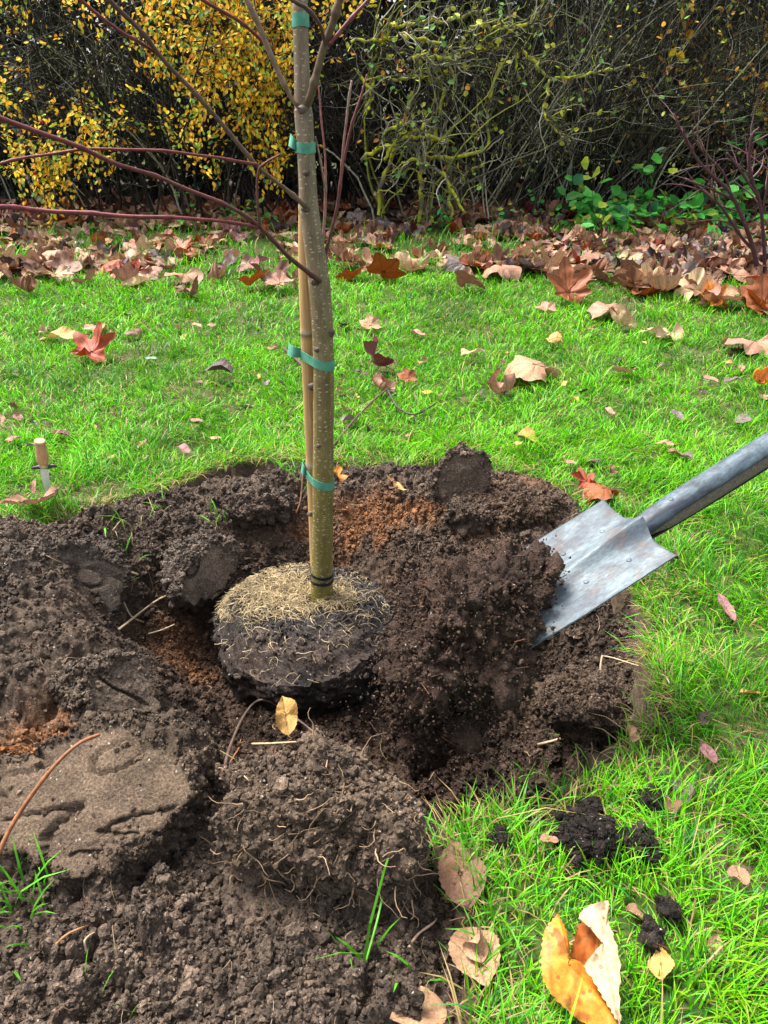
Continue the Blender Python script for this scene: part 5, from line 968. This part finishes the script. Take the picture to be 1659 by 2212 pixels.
def litter():
    rng = np.random.default_rng(77); n = 9000; x = rng.uniform(-4.6, 4.6, n); y = rng.uniform(4.0, 8.6, n); ok = rng.random(n) < litter_density(x, y) * np.where(y < 5.6, 1, 0.8) * 0.52
    ok &= np.abs(x) < 0.56 * y + 0.35; x, y = x[ok], y[ok]; o_ = np.argsort(y); x, y = x[o_], y[o_]; n = len(x)
    names = ['tan', 'pink', 'brown', 'red', 'rust', 'grey', 'dark', 'cream', 'purple', 'darkred']; pr = np.array([0.26, 0.24, 0.20, 0.03, 0.08, 0.05, 0.05, 0.06, 0.02, 0.01]); cols = rng.choice(names, n, p=pr / pr.sum())
    darkz = (x > 1.3) & (y > 4.9); sw = darkz & (rng.random(n) < 0.45); cols[sw] = rng.choice(['dark', 'brown', 'darkred', 'brown', 'grey'], sw.sum())
    u, v, t = project(np.stack([x, y, 0 * x], -1)); inn = (u > -30) & (u < 1690); sel = np.where(inn)[0][:236]; rest = np.setdiff1d(np.arange(n), sel)
    zl = np.where(litter_density(x, y) > 0.5, 0.02, 0.03) + 0.02 * sstep(5, 6.5, y)
    for i in sel:
        k = 'maple' if rng.random() < 0.6 else 'round'; var = int(rng.integers(0, 7 if k == 'maple' else 6)); st = {('maple'): ['flat lobed', 'curled lobed', 'crumpled lobed', 'half-curled lobed', 'drooping lobed', 'tightly curled lobed', 'spread lobed'], 'round': ['cupped', 'domed', 'rolled', 'folded', 'tightly rolled', 'flat broad']}[k][var]
        z = next(s for a, b, s in ZN if a <= x[i] < b); s = rng.uniform(0.115, 0.185) * (0.9 if k == 'maple' else 1.0)
        p = (x[i], y[i], lawn_h(x[i], y[i]) + zl[i] + rng.uniform(0, 0.035))
        put_leaf(k, var, p, s, rng.uniform(0, 6.28), cols[i], f"{st} {CN[cols[i]]} leaf in the litter {z}", "fallen leaves along the hedge", rx=rng.normal(0.15, 0.35), ry=rng.normal(0, 0.3), jitter=rng.uniform(-0.3, 0.25))
    Vs, Fs4, Fs3, Cs, off = [], [], [], [], 0; keys = [k for k in LM if k[0] in ('maple', 'round')]; cache = {}
    for k in keys:
        me = LM[k]; co = np.zeros(len(me.vertices) * 3); me.vertices.foreach_get('co', co); cache[k] = co.reshape(-1, 3), [np.array(p.vertices[:]) for p in me.polygons], np.array([d.color[:3] for d in me.color_attributes['Col'].data])
    for k in keys: vv, ff, cc = cache[k]; cache[k] = vv, np.array([f for f in ff if len(f) == 4]), np.array([f for f in ff if len(f) == 3]), cc
    extra = rng.uniform(0, 1, 380); ex = rng.uniform(-4.8, 4.8, 380); ey = 7.2 + extra * 2.2; xs_ = np.concatenate([x[rest], ex]); ys_ = np.concatenate([y[rest], ey]); cs_ = np.concatenate([cols[rest], rng.choice(['brown', 'pink', 'dark', 'tan', 'rust'], 380)])
    for a, b, c in zip(xs_, ys_, cs_):
        k = keys[int(rng.integers(0, len(keys)))]; vv, f4, f3, cc = cache[k]; e = Matrix.Rotation(rng.uniform(0, 6.28), 3, 'Z') @ Matrix.Rotation(rng.normal(0.1, 0.35), 3, 'X'); s = rng.uniform(0.09, 0.15); V = vv @ np.array(e).T * s + (a, b, float(lawn_h(np.array(a), np.array(b))) + 0.015 + rng.uniform(0, 0.03))
        Vs.append(V); Fs4.append(f4 + off); Fs3.append(f3 + off); Cs.append(cc * np.array(LC[c]) * rng.uniform(0.7, 1.2)); off += len(V)
    o = mesh_np("leaf_litter", np.vstack(Vs), [np.vstack(Fs4), np.vstack(Fs3)], M_LEAF, col=np.vstack(Cs)); o.color = (1, 1, 1, 1); tag(o, "thick brown leaf litter packed under the hedge", "leaf litter", kind='stuff')
    print("litter", n, len(rest))
litter()
def lawn_scraps():                   # small leaves scattered on the open lawn
    rng = np.random.default_rng(99); names = ['grey', 'dark', 'pink', 'tan', 'brown', 'gold']; n = 0
    where = lambda x, y: ("on the far left lawn" if x < -1.2 else "on the lawn left of the trunk" if x < -0.2 else "on the lawn right of the trunk" if x < 0.9 else "on the far right lawn") + (" near the litter" if y > 3.6 else " in mid distance" if y > 2.6 else " close to the hole")
    for i in range(93):
        u = rng.uniform(0, 1659); v = rng.uniform(640, 1000) if i < 84 else rng.uniform(1150, 2150)
        if i >= 84: u = rng.uniform(1330, 1659)
        p = PG(u, v, 0.02)
        if soil_sd(p[0], p[1]) < 0.04: continue
        c = str(rng.choice(names)); put_leaf(str(rng.choice(['oval', 'beech'])), int(rng.integers(0, 3)), p + np.array([0, 0, 0.004]), rng.uniform(0.022, 0.042) * (1.6 if i % 5 == 0 else 1), rng.uniform(0, 6.28), c, f"small {CN.get(c, c)} leaf scrap " + (where(p[0], p[1]) if i < 84 else "in the right foreground grass"), "small leaf scraps on the lawn", rx=rng.normal(0, 0.4), ry=rng.normal(0, 0.3))
lawn_scraps()

# ------------------------------------------------------------------ shrubs of the hedge
def walk(st, dr, L, r0, K, wig, rng, grav=0.0, taper=0.25):
    N = len(st); P = np.zeros((N, K, 3)); P[:, 0] = st; d = dr / np.linalg.norm(dr, axis=1, keepdims=True)
    for k in range(1, K):
        d = d + rng.normal(0, wig, (N, 3)); d[:, 2] -= grav / K; d /= np.linalg.norm(d, axis=1, keepdims=True); P[:, k] = P[:, k - 1] + d * (L / (K - 1))[:, None]
    return P, r0[:, None] * np.linspace(1, taper, K)[None]
def offshoot(P, Rr, n, rng, spread=0.8, Lr=(0.2, 0.6), rs=0.55, K=7, wig=0.25, grav=0.0, lo=0.25, up=0.2):
    i = rng.integers(0, len(P), n); k = rng.integers(int(lo * (P.shape[1] - 1)), P.shape[1] - 1, n); st = P[i, k]; t = P[i, k + 1] - P[i, k]; t /= np.linalg.norm(t, axis=1, keepdims=True) + 1e-9
    d = t + spread * rng.normal(0, 1, (n, 3)); d[:, 2] += up; return walk(st, d, rng.uniform(*Lr, n), np.maximum(Rr[i, k] * rs, 0.0016), K, wig, rng, grav)
def wood(name, sets, root, mat, colf, rng, sides=5):
    Vs, Fs, Cs, T, off = [], [], [], [], 0
    for P, Rr in sets:
        V, F, tv = tubes(P, Rr, sides); Vs.append(V); Fs.append(F[0] + off); T.append(tv); off += len(V); Cs.append(np.repeat(colf(P, rng), P.shape[1] * sides, 0) if True else 0)
    o = mesh_np(name, np.vstack(Vs), [np.vstack(Fs)], mat, col=np.vstack(Cs), vec=np.vstack(T)); adopt(o, root); return o
def leaf_quads(pos, dr, L, w, col, rng, fold=0.3):
    N = len(pos); dr = dr / (np.linalg.norm(dr, axis=1, keepdims=True) + 1e-9); up = rng.normal(0, 0.6, (N, 3)) + (0, -0.5, 0.8); sd_ = np.cross(dr, up); sd_ /= np.linalg.norm(sd_, axis=1, keepdims=True) + 1e-9; nm = np.cross(sd_, dr)
    V = np.zeros((N, 6, 3)); L = L[:, None]; w = w[:, None]
    V[:, 0] = pos; V[:, 3] = pos + dr * L
    for j, (f, ww) in ((1, (0.3, 0.42)), (2, (0.68, 0.40))): V[:, j] = pos + dr * L * f + sd_ * w * ww + nm * w * fold * 0.4
    for j, (f, ww) in ((5, (0.3, 0.42)), (4, (0.68, 0.40))): V[:, j] = pos + dr * L * f - sd_ * w * ww + nm * w * fold * 0.4
    b = (np.arange(N) * 6)[:, None]; return V.reshape(-1, 3), np.concatenate([b + (0, 1, 2, 3), b + (0, 3, 4, 5)]), np.repeat(col, 6, 0)
def along(P, n, rng, lo=0.1):
    i = rng.integers(0, len(P), n); f = rng.uniform(lo, 1, n) * (P.shape[1] - 1.001); k = f.astype(int); a = (f - k)[:, None]; return P[i, k] * (1 - a) + P[i, k + 1] * a, P[i, k + 1] - P[i, k]
def pick(cols, n, rng, var=0.35):
    c = np.array([k[1] for k in cols]); p = np.array([k[0] for k in cols]); return c[rng.choice(len(cols), n, p=p / p.sum())] * rng.uniform(1 - var, 1 + var, (n, 1))
def base_pts(x0, x1, y0, y1, n, rng):
    x = rng.uniform(x0, x1, n); y = rng.uniform(y0, y1, n); return np.stack([x, y, lawn_h(x, y) - 0.02], -1)
GREYB = lambda P, rng: pick([(4, (0.048, 0.048, 0.030)), (4, (0.016, 0.015, 0.011)), (2, (0.26, 0.26, 0.18))], len(P), rng)
DARKB = lambda P, rng: pick([(3, (0.026, 0.022, 0.018)), (3, (0.014, 0.012, 0.011)), (1, (0.07, 0.06, 0.045))], len(P), rng)

def bare_shrub(name, label, x0, x1, y0, y1, seed, nst, ntw, lean, Ls=(1.6, 2.7), cf=GREYB, wig=0.10, tw_spread=0.7, r=(0.006, 0.014), leaves=None):
    rng = np.random.default_rng(seed); root = empty(name, ((x0 + x1) / 2, (y0 + y1) / 2, 0), label, "shrub")
    st = base_pts(x0, x1, y0, y1, nst, rng); d = np.stack([rng.normal(lean[0], 0.35, nst), rng.normal(lean[1], 0.25, nst), np.full(nst, 1.0)], -1)
    P1 = walk(st, d, rng.uniform(*Ls, nst), rng.uniform(*r, nst), 14, wig, rng, 0.25); wood("stem", [P1], root, M_BUSHWOOD, cf, rng, 6)
    P2 = offshoot(*P1, ntw, rng, tw_spread, (0.35, 1.0), 0.5, 8, 0.20, 0.1); P3 = offshoot(*P2, ntw * 2, rng, tw_spread, (0.15, 0.5), 0.6, 6, 0.22, 0.1); wood("twigwork", [P2, P3], root, M_BUSHWOOD, cf, rng, 4)
    if leaves:
        n, cols, sz = leaves; pos, dr = along(P3[0], n, rng); V, F, C = leaf_quads(pos, dr + rng.normal(0, 0.05, (n, 3)), rng.uniform(*sz, n), rng.uniform(sz[0] * 0.6, sz[1] * 0.7, n), pick(cols, n, rng), rng); adopt(mesh_np("foliage", V, [F], M_BUSHLEAF, col=C, smooth=False), root)
    return root, P1, P2, P3
YEL = [(5, (0.90, 0.50, 0.02)), (4, (0.90, 0.66, 0.05)), (1, (0.60, 0.24, 0.015)), (3, (0.34, 0.48, 0.05)), (1, (0.16, 0.30, 0.10))]
bare_shrub("bare_shrub", "bare silvery-twigged shrub filling the hedge's upper left corner", -4.6, -1.3, 7.7, 9.0, 1, 90, 1500, (-0.15, -0.1), r=(0.005, 0.011), leaves=(1500, [(3, (0.30, 0.30, 0.05)), (2, (0.16, 0.20, 0.06)), (2, (0.55, 0.38, 0.03))], (0.018, 0.034)))
bare_shrub("bare_shrub", "dark tangled leafless shrub behind the young tree's trunk", -1.6, 0.6, 7.9, 9.2, 2, 90, 1200, (-0.1, -0.05), cf=DARKB)
bare_shrub("bare_shrub", "dense thicket of upright brownish stems right of the mossy shrub", 0.6, 2.6, 7.9, 9.0, 3, 260, 1300, (0.22, -0.02), (1.8, 3.0), GREYB, 0.07, 0.6, (0.004, 0.009), leaves=(1100, [(3, (0.36, 0.46, 0.06)), (2, (0.14, 0.32, 0.06)), (1, (0.50, 0.26, 0.03))], (0.03, 0.06)))
bare_shrub("bare_shrub", "wispy grey-twigged shrub with a few yellow leaves in the upper right corner", 2.2, 4.8, 7.8, 9.2, 4, 90, 1500, (0.12, -0.1), r=(0.005, 0.011), leaves=(700, [(3, (0.50, 0.48, 0.06)), (2, (0.50, 0.25, 0.03)), (1, (0.30, 0.45, 0.10))], (0.03, 0.06)))

def cotoneaster():
    rng = np.random.default_rng(12); root = empty("berry_bush", (-1.6, 7.2, 0), "arching bush thick with small yellow and orange leaves behind the red branches", "shrub")
    # long arching shoots that hang in front of the hedge
    tips = []
    spec = [(330, 0, 560, 40, 70), (420, 60, 600, 330, 75), (300, 110, 560, 200, 55), (480, 120, 640, 250, 40), (560, 200, 600, 440, 24), (380, 180, 470, 400, 34), (150, 0, 340, 120, 14), (170, 300, 250, 470, 20), (20, 370, 140, 470, 22), (60, 290, 180, 420, 12), (-20, 120, 40, 400, 14), (90, 440, 110, 520, 5), (540, 330, 600, 430, 10), (700, -20, 740, 90, 16), (590, 20, 640, 180, 18), (-20, -20, 90, 60, 14)]
    st, en = [], []
    for u0, v0, u1, v1, n in spec:
        for _ in range(int(n * 1.1)):
            u, v = rng.uniform(u0, u1), rng.uniform(v0, v1); y = rng.uniform(6.7, 7.5); p = Py(u, v, y); en.append(p); st.append(np.array([p[0] + rng.normal(0.05, 0.25), y + rng.uniform(0.1, 0.4), p[2] + rng.uniform(0.15, 0.45)]))
    st, en = np.array(st), np.array(en); K = 8; f = np.linspace(0, 1, K)[None, :, None]; P = st[:, None] * (1 - f) + en[:, None] * f; P[:, :, 2] += 0.10 * np.sin(math.pi * f[..., 0]); P = P + rng.normal(0, 0.012, P.shape)
    n1 = 22; b0 = base_pts(-2.9, -0.6, 7.4, 8.0, n1, rng); mains = walk(b0, np.stack([rng.normal(-0.1, 0.3, n1), rng.normal(-0.12, 0.1, n1), np.ones(n1)], -1), rng.uniform(1.8, 2.6, n1), rng.uniform(0.008, 0.014, n1), 12, 0.12, rng, 0.5)
    # tie every spray to the nearest stem point
    mp = mains[0].reshape(-1, 3); near = mp[np.argmin(((st[:, None] - mp[None])**2).sum(2), 1)]; K2 = 6; f2 = np.linspace(0, 1, K2)[None, :, None]; J = near[:, None] * (1 - f2) + st[:, None] * f2; J[:, 1:-1] += rng.normal(0, 0.03, J[:, 1:-1].shape)
    wood("stem", [mains], root, M_BUSHWOOD, DARKB, rng, 6); wood("twigwork", [(J, np.repeat(np.linspace(0.004, 0.0025, K2)[None], len(J), 0)), (P, np.repeat(np.linspace(0.003, 0.0012, K)[None], len(P), 0))], root, M_BUSHWOOD, DARKB, rng, 4)
    n = 9500; pos, dr = along(P, n, rng, 0.0); pos = pos + rng.normal(0, 0.022, (n, 3)); V, F, C = leaf_quads(pos, dr * 2 + rng.normal(0, 0.05, (n, 3)) + (0, -0.01, -0.01), rng.uniform(0.030, 0.052, n), rng.uniform(0.020, 0.034, n), pick(YEL, n, rng), rng)
    adopt(mesh_np("foliage", V, [F], M_BUSHLEAF, col=C, smooth=False), root)
    bm_ = mat_plain("berry_mat", (0.45, 0.01, 0.03), 0.3)
    pos, _ = along(P, 14, rng); V, F = ico(2); me = mesh_np("berry", V * 0.013, [F], bm_, link=False)
    for p in pos:
        o = bpy.data.objects.new("berry", me); COL.objects.link(o); o.location = p; adopt(o, root)
cotoneaster()

def lichen_shrub():
    rng = np.random.default_rng(41); root = empty("mossy_shrub", (0.6, 7.6, 0), "crooked shrub with yellow-green lichen crusted branches right of the trunk", "shrub")
    LCH = lambda P, r: pick([(4, (0.46, 0.46, 0.03)), (3, (0.32, 0.34, 0.06)), (2, (0.14, 0.125, 0.09))], len(P), r, 0.3)
    px = [[(905, 480, 10), (910, 410, 12), (915, 350, 12), (940, 300, 11), (945, 240, 10), (960, 190, 8)], [(820, 470, 9), (822, 400, 11), (850, 330, 11), (872, 260, 11), (890, 200, 9)], [(1000, 460, 8), (960, 380, 9), (910, 350, 9), (870, 350, 7)], [(980, 480, 8), (970, 420, 8), (1000, 380, 8), (1050, 350, 6)],
          [(915, 345, 10), (985, 340, 9), (1050, 320, 8), (1055, 250, 8), (1060, 200, 8), (1085, 130, 7)], [(830, 340, 9), (860, 300, 9), (910, 295, 10), (965, 305, 8)], [(780, 345, 10), (820, 318, 10), (880, 310, 9), (965, 300, 8)], [(795, 235, 8), (805, 170, 9), (810, 120, 8), (840, 80, 7)], [(830, 290, 8), (870, 265, 8), (905, 285, 8), (920, 260, 7)],
          [(880, 130, 10), (920, 120, 10), (970, 130, 9), (1010, 150, 8)], [(940, 155, 9), (985, 125, 9), (1005, 80, 8)], [(840, 55, 9), (920, 50, 9), (990, 40, 9), (1060, 20, 8)], [(760, 90, 8), (820, 85, 9), (880, 80, 9), (950, 92, 8)], [(1010, 55, 9), (1060, 60, 10), (1110, 62, 9), (1150, 45, 7)], [(1040, 105, 8), (1080, 98, 7)], [(1120, 170, 8), (1118, 110, 9), (1150, 130, 8), (1190, 175, 7)], [(1195, 170, 6), (1250, 165, 7), (1300, 155, 6), (1360, 140, 5)], [(1190, 175, 6), (1175, 230, 7), (1190, 270, 6), (1230, 305, 5)], [(850, 175, 8), (900, 165, 8), (950, 170, 7), (1010, 100, 7)], [(770, 150, 8), (800, 200, 8), (790, 250, 7)]]
    Pl, Rl = [], []
    for L in px:
        y = rng.uniform(7.05, 7.5); P_, r_ = px_curve(L, y, 18); P_ = P_ + 0.045 * np.stack([vn2(np.arange(18) * 1.1, np.full(18, len(Pl) * 3.3 + j), 900) for j in range(3)], -1); Pl.append(P_); Rl.append(r_ * 0.84)
    Pl, Rl = np.array(Pl), np.array(Rl)
    for k in range(len(Pl)):
        V, F, tv = tubes(Pl[k], Rl[k] * (1 + 0.4 * vn2(np.arange(18) * 1.3, np.full(18, k), 5)), 7); o = mesh_np("branch", V, F, M_BUSHWOOD, col=np.repeat(LCH(Pl[k], rng), 7, 0), vec=tv); adopt(o, root)
    P2 = offshoot(Pl, Rl, 420, rng, 0.8, (0.15, 0.5), 0.5, 9, 0.32, 0.05, 0.1); P3 = offshoot(*P2, 560, rng, 0.8, (0.1, 0.4), 0.6, 7, 0.3); st = base_pts(-0.1, 1.4, 7.4, 7.9, 26, rng); P1 = walk(st, np.stack([rng.normal(0, 0.3, 26), rng.normal(-0.1, 0.1, 26), np.ones(26)], -1), rng.uniform(1.2, 2.2, 26), rng.uniform(0.006, 0.012, 26), 14, 0.2, rng)
    GW = lambda P, r: pick([(3, (0.14, 0.14, 0.08)), (3, (0.05, 0.047, 0.033)), (2, (0.34, 0.33, 0.25)), (2, (0.26, 0.29, 0.05))], len(P), r, 0.3)
    wood("stem", [P1], root, M_BUSHWOOD, GW, rng, 6); wood("twigwork", [P2, P3], root, M_BUSHWOOD, GW, rng, 4)
    pos, dr = along(P3[0], 260, rng); V, F, C = leaf_quads(pos, dr + rng.normal(0, 0.1, (260, 3)), rng.uniform(0.035, 0.07, 260), rng.uniform(0.03, 0.055, 260), pick([(3, (0.45, 0.48, 0.06)), (2, (0.20, 0.42, 0.10)), (1, (0.55, 0.22, 0.03))], 260, rng), rng); adopt(mesh_np("foliage", V, [F], M_BUSHLEAF, col=C, smooth=False), root)
lichen_shrub()

bare_shrub("autumn_shrub", "shrub with small orange and golden leaves at the right frame edge of the hedge", 3.3, 4.8, 7.9, 8.8, 61, 36, 240, (-0.1, -0.1), leaves=(2300, [(4, (0.50, 0.20, 0.02)), (3, (0.48, 0.32, 0.03)), (2, (0.30, 0.08, 0.02)), (1, (0.20, 0.30, 0.05))], (0.025, 0.05)))
bare_shrub("autumn_shrub", "loose shrub with large yellow leaves deep in the right hedge", 2.4, 3.3, 9.2, 9.9, 62, 24, 120, (0, 0), leaves=(420, [(4, (0.50, 0.36, 0.02)), (2, (0.40, 0.22, 0.02)), (1, (0.30, 0.05, 0.03))], (0.07, 0.14)))

def bramble(label, x0, x1, y0, y1, seed, n, cols, zmax=0.55, sz=(0.08, 0.16), name="bramble"):
    rng = np.random.default_rng(seed); root = empty(name, ((x0 + x1) / 2, (y0 + y1) / 2, 0), label, "plant"); m = max(8, n // 9); st = base_pts(x0, x1, y0, y1, m, rng)
    P1 = walk(st, np.stack([rng.normal(0, 0.6, m), rng.normal(-0.3, 0.4, m), np.ones(m)], -1), rng.uniform(0.35 * zmax, zmax * 1.3, m), rng.uniform(0.002, 0.004, m), 9, 0.2, rng, 0.6); wood("stem", [P1], root, M_BUSHWOOD, DARKB, rng, 4)
    pos, dr = along(P1[0], n, rng, 0.25); pos = pos + rng.normal(0, 0.03, (n, 3)); d = rng.normal(0, 1, (n, 3)); d[:, 2] *= 0.4; d[:, 1] -= 0.5
    V, F, C = leaf_quads(pos, d, rng.uniform(*sz, n), rng.uniform(sz[0] * 0.7, sz[1] * 0.8, n), pick(cols, n, rng, 0.4), rng, 0.25); adopt(mesh_np("foliage", V, [F], M_BUSHLEAF, col=C, smooth=False), root)
GRN = [(4, (0.06, 0.30, 0.04)), (3, (0.10, 0.44, 0.07)), (2, (0.03, 0.14, 0.05)), (1, (0.30, 0.40, 0.03))]
bramble("green bramble patch with broad leaves at the hedge foot behind the right litter", 1.7, 2.6, 7.0, 7.7, 71, 200, GRN, 0.5)
bramble("large-leaved fresh green undergrowth at the right edge behind the bare sapling", 2.5, 4.0, 6.9, 7.8, 72, 400, GRN, 0.8)
bramble("low green seedling leaves at the hedge foot right of the trunk", 0.3, 1.6, 7.2, 7.8, 73, 110, GRN + [(2, (0.45, 0.45, 0.05))], 0.35, (0.03, 0.07), "seedling_patch")
bramble("small bright green leaves at the hedge foot below the yellow bush", -2.6, -1.0, 7.1, 7.7, 74, 90, GRN + [(2, (0.35, 0.45, 0.06))], 0.35, (0.03, 0.07), "seedling_patch")
for (u, v, lab, c) in ((1440, 625, "small green seedling among the right litter", (0.06, 0.35, 0.04)), (1415, 590, "tiny green seedling behind another in the right litter", (0.05, 0.30, 0.04))):
    p = Pz(u, v); bramble(lab, p[0] - 0.03, p[0] + 0.03, p[1] - 0.03, p[1] + 0.03, int(u), 9, [(1, c)], 0.1, (0.05, 0.09), "seedling")

def sapling():
    rng = np.random.default_rng(88); root = empty("bare_sapling", tuple(Pz(1640, 610)), "bare many-stemmed sapling with dark red twigs at the right frame edge", "sapling")
    y = float(Pz(1640, 610)[1]); L = [[(1640, 615, 16), (1632, 560, 15), (1615, 500, 13), (1580, 420, 11), (1545, 385, 10), (1510, 350, 9), (1480, 300, 7), (1455, 245, 5)], [(1652, 600, 12), (1650, 520, 11), (1640, 430, 10), (1620, 380, 9), (1622, 300, 8), (1640, 275, 5)], [(1632, 545, 10), (1600, 510, 9), (1560, 450, 8), (1520, 410, 7), (1480, 385, 5)], [(1615, 500, 9), (1590, 440, 8), (1550, 415, 7), (1500, 395, 5)], [(1580, 420, 8), (1560, 370, 7), (1520, 330, 6), (1500, 300, 5), (1495, 270, 4)], [(1660, 560, 10), (1690, 480, 9), (1720, 380, 8)], [(1640, 430, 8), (1600, 370, 7), (1570, 330, 5)], [(1645, 470, 7), (1660, 380, 7), (1665, 300, 5)]]
    c = (0.055, 0.022, 0.026); Pl, Rl = [], []
    for k, l in enumerate(L):
        P_, r_ = px_curve(l, y, 22, dy=[0.05 * (k % 3 - 1) * j / len(l) for j in range(len(l))]); V, F, tv = tubes(P_, r_ * 0.72, 8, cap=True); adopt(mesh_np("stem" if k < 2 else "branch", V, F, M_TWIG, col=np.ones((len(V), 3)) * c, vec=tv), root); Pl.append(P_); Rl.append(r_)
    P2 = offshoot(np.array(Pl), np.array(Rl), 60, rng, 0.6, (0.08, 0.35), 0.5, 6, 0.15); wood("twigwork", [P2], root, M_TWIG, lambda P, r: pick([(1, (0.09, 0.03, 0.04)), (1, (0.12, 0.07, 0.06))], len(P), r), rng, 4)
sapling()

def add_dark_screen():                    # evergreen screen added at the back to keep the hedge's heart dark
    for k, (x0, x1, den, lab) in enumerate(((-16.0, -7.5, 0.4, "far dark evergreen hedge beyond the left end of the shrubs"), (7.5, 16.0, 0.4, "far dark evergreen hedge beyond the right end of the shrubs"), (-7.5, -2.0, 1.0, "dense evergreen screen added to darken the gaps behind the left part of the hedge"), (-2.0, 1.9, 1.0, "dense evergreen screen added to darken the gaps behind the middle of the hedge"), (1.9, 3.3, 0.62, "thin gappy evergreen screen added to darken behind the right part of the hedge"), (3.3, 7.5, 1.0, "dense dark evergreen screen behind the hedge's right end"))):
        rng = np.random.default_rng(200 + k); root = empty("added_evergreen_screen", ((x0 + x1) / 2, 10.2, 0), lab, "hedge"); w = x1 - x0; m = int(w * 9); st = base_pts(x0, x1, 9.6, 11.2, m, rng)
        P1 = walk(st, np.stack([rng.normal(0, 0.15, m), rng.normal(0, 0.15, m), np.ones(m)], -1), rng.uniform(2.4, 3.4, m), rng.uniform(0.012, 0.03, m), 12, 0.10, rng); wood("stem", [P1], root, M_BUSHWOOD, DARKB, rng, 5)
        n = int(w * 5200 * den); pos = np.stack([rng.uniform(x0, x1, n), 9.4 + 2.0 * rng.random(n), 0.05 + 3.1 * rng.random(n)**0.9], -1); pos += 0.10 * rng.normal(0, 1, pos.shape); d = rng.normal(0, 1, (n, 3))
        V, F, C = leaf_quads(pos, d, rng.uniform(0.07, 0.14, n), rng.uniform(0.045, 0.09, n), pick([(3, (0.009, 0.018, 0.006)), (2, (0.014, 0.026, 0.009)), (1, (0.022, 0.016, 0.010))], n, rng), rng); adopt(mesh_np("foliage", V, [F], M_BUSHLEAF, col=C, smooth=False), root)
add_dark_screen()
def add_shade_canopy():                        # unseen leaf roof added above the frame to shade the hedge's inside
    rng = np.random.default_rng(300); root = empty("added_shade_crown", (0, 9.0, 0), "unseen leaf layer added to shade the hedge from above", "tree"); m = 12; st = base_pts(-5, 5, 8.6, 9.6, m, rng); P1 = walk(st, np.stack([rng.normal(0, 0.1, m), rng.normal(0, 0.1, m), np.ones(m)], -1), rng.uniform(3, 4, m), rng.uniform(0.03, 0.06, m), 12, 0.06, rng); wood("trunk", [P1], root, M_BUSHWOOD, DARKB, rng, 7)
    n = 26000; pos = np.stack([rng.uniform(-7, 7, n), rng.uniform(7.6, 11.5, n), 2.35 + 1.3 * rng.random(n)], -1); V, F, C = leaf_quads(pos, rng.normal(0, 1, (n, 3)), rng.uniform(0.07, 0.14, n), rng.uniform(0.05, 0.09, n), pick([(2, (0.03, 0.05, 0.015)), (1, (0.10, 0.08, 0.02))], n, rng), rng); adopt(mesh_np("crown", V, [F], M_BUSHLEAF, col=C, smooth=False), root)
add_shade_canopy()

def house():                         # only glimpsed as pale patches through the right of the hedge
    root = empty("house", (5.5, 19, 0), "brick house with white window frames glimpsed through the hedge at right", "house"); brick = mat_plain("brick_mat", (0.26, 0.10, 0.07), 0.9, 0, 0.4, 4); white = mat_plain("white_paint_mat", (0.80, 0.80, 0.80), 0.5, 0, 0.05, 5); rf = mat_plain("roof_tile_mat", (0.12, 0.07, 0.06), 0.8)
    def box(name, a, b, mat, par=root):
        a, b = np.array(a, float), np.array(b, float); V = np.array([[(a, b)[i][0], (a, b)[j][1], (a, b)[k][2]] for i in (0, 1) for j in (0, 1) for k in (0, 1)]); F = np.array([(0, 1, 3, 2), (4, 6, 7, 5), (0, 4, 5, 1), (2, 3, 7, 6), (0, 2, 6, 4), (1, 5, 7, 3)]); o = mesh_np(name, V, [F], mat, smooth=False)
        if par is root: adopt(o, root)
        else: o.parent = par; o.location = -Vector(root.location)
        return o
    box("wall", (2.5, 19, -0.3), (10.5, 26, 3.0), brick); box("fascia", (2.3, 18.75, 2.75), (10.7, 18.99, 2.98), white)
    V = np.array([(2.2, 18.7, 3.003), (10.8, 18.7, 3.003), (10.8, 26.3, 3.003), (2.2, 26.3, 3.003), (2.2, 22.5, 5.5), (10.8, 22.5, 5.5)]); o = mesh_np("roof", V, [np.array([(0, 1, 5, 4), (2, 3, 4, 5), (3, 2, 1, 0)]), np.array([(0, 4, 3), (1, 2, 5)])], rf, smooth=False); adopt(o, root)
    gl = mat_plain("window_glass_mat", (0.25, 0.30, 0.34), 0.08)
    for x in (4.3, 6.6, 8.6):
        fr_ = box("window", (x, 18.93, 0.7), (x + 1.3, 18.99, 2.1), white); box("pane", (x + 0.08, 18.915, 0.78), (x + 1.22, 18.928, 2.02), gl, fr_)
    box("white_door", (5.75, 18.92, 0.0), (6.4, 18.99, 2.1), white)
house()
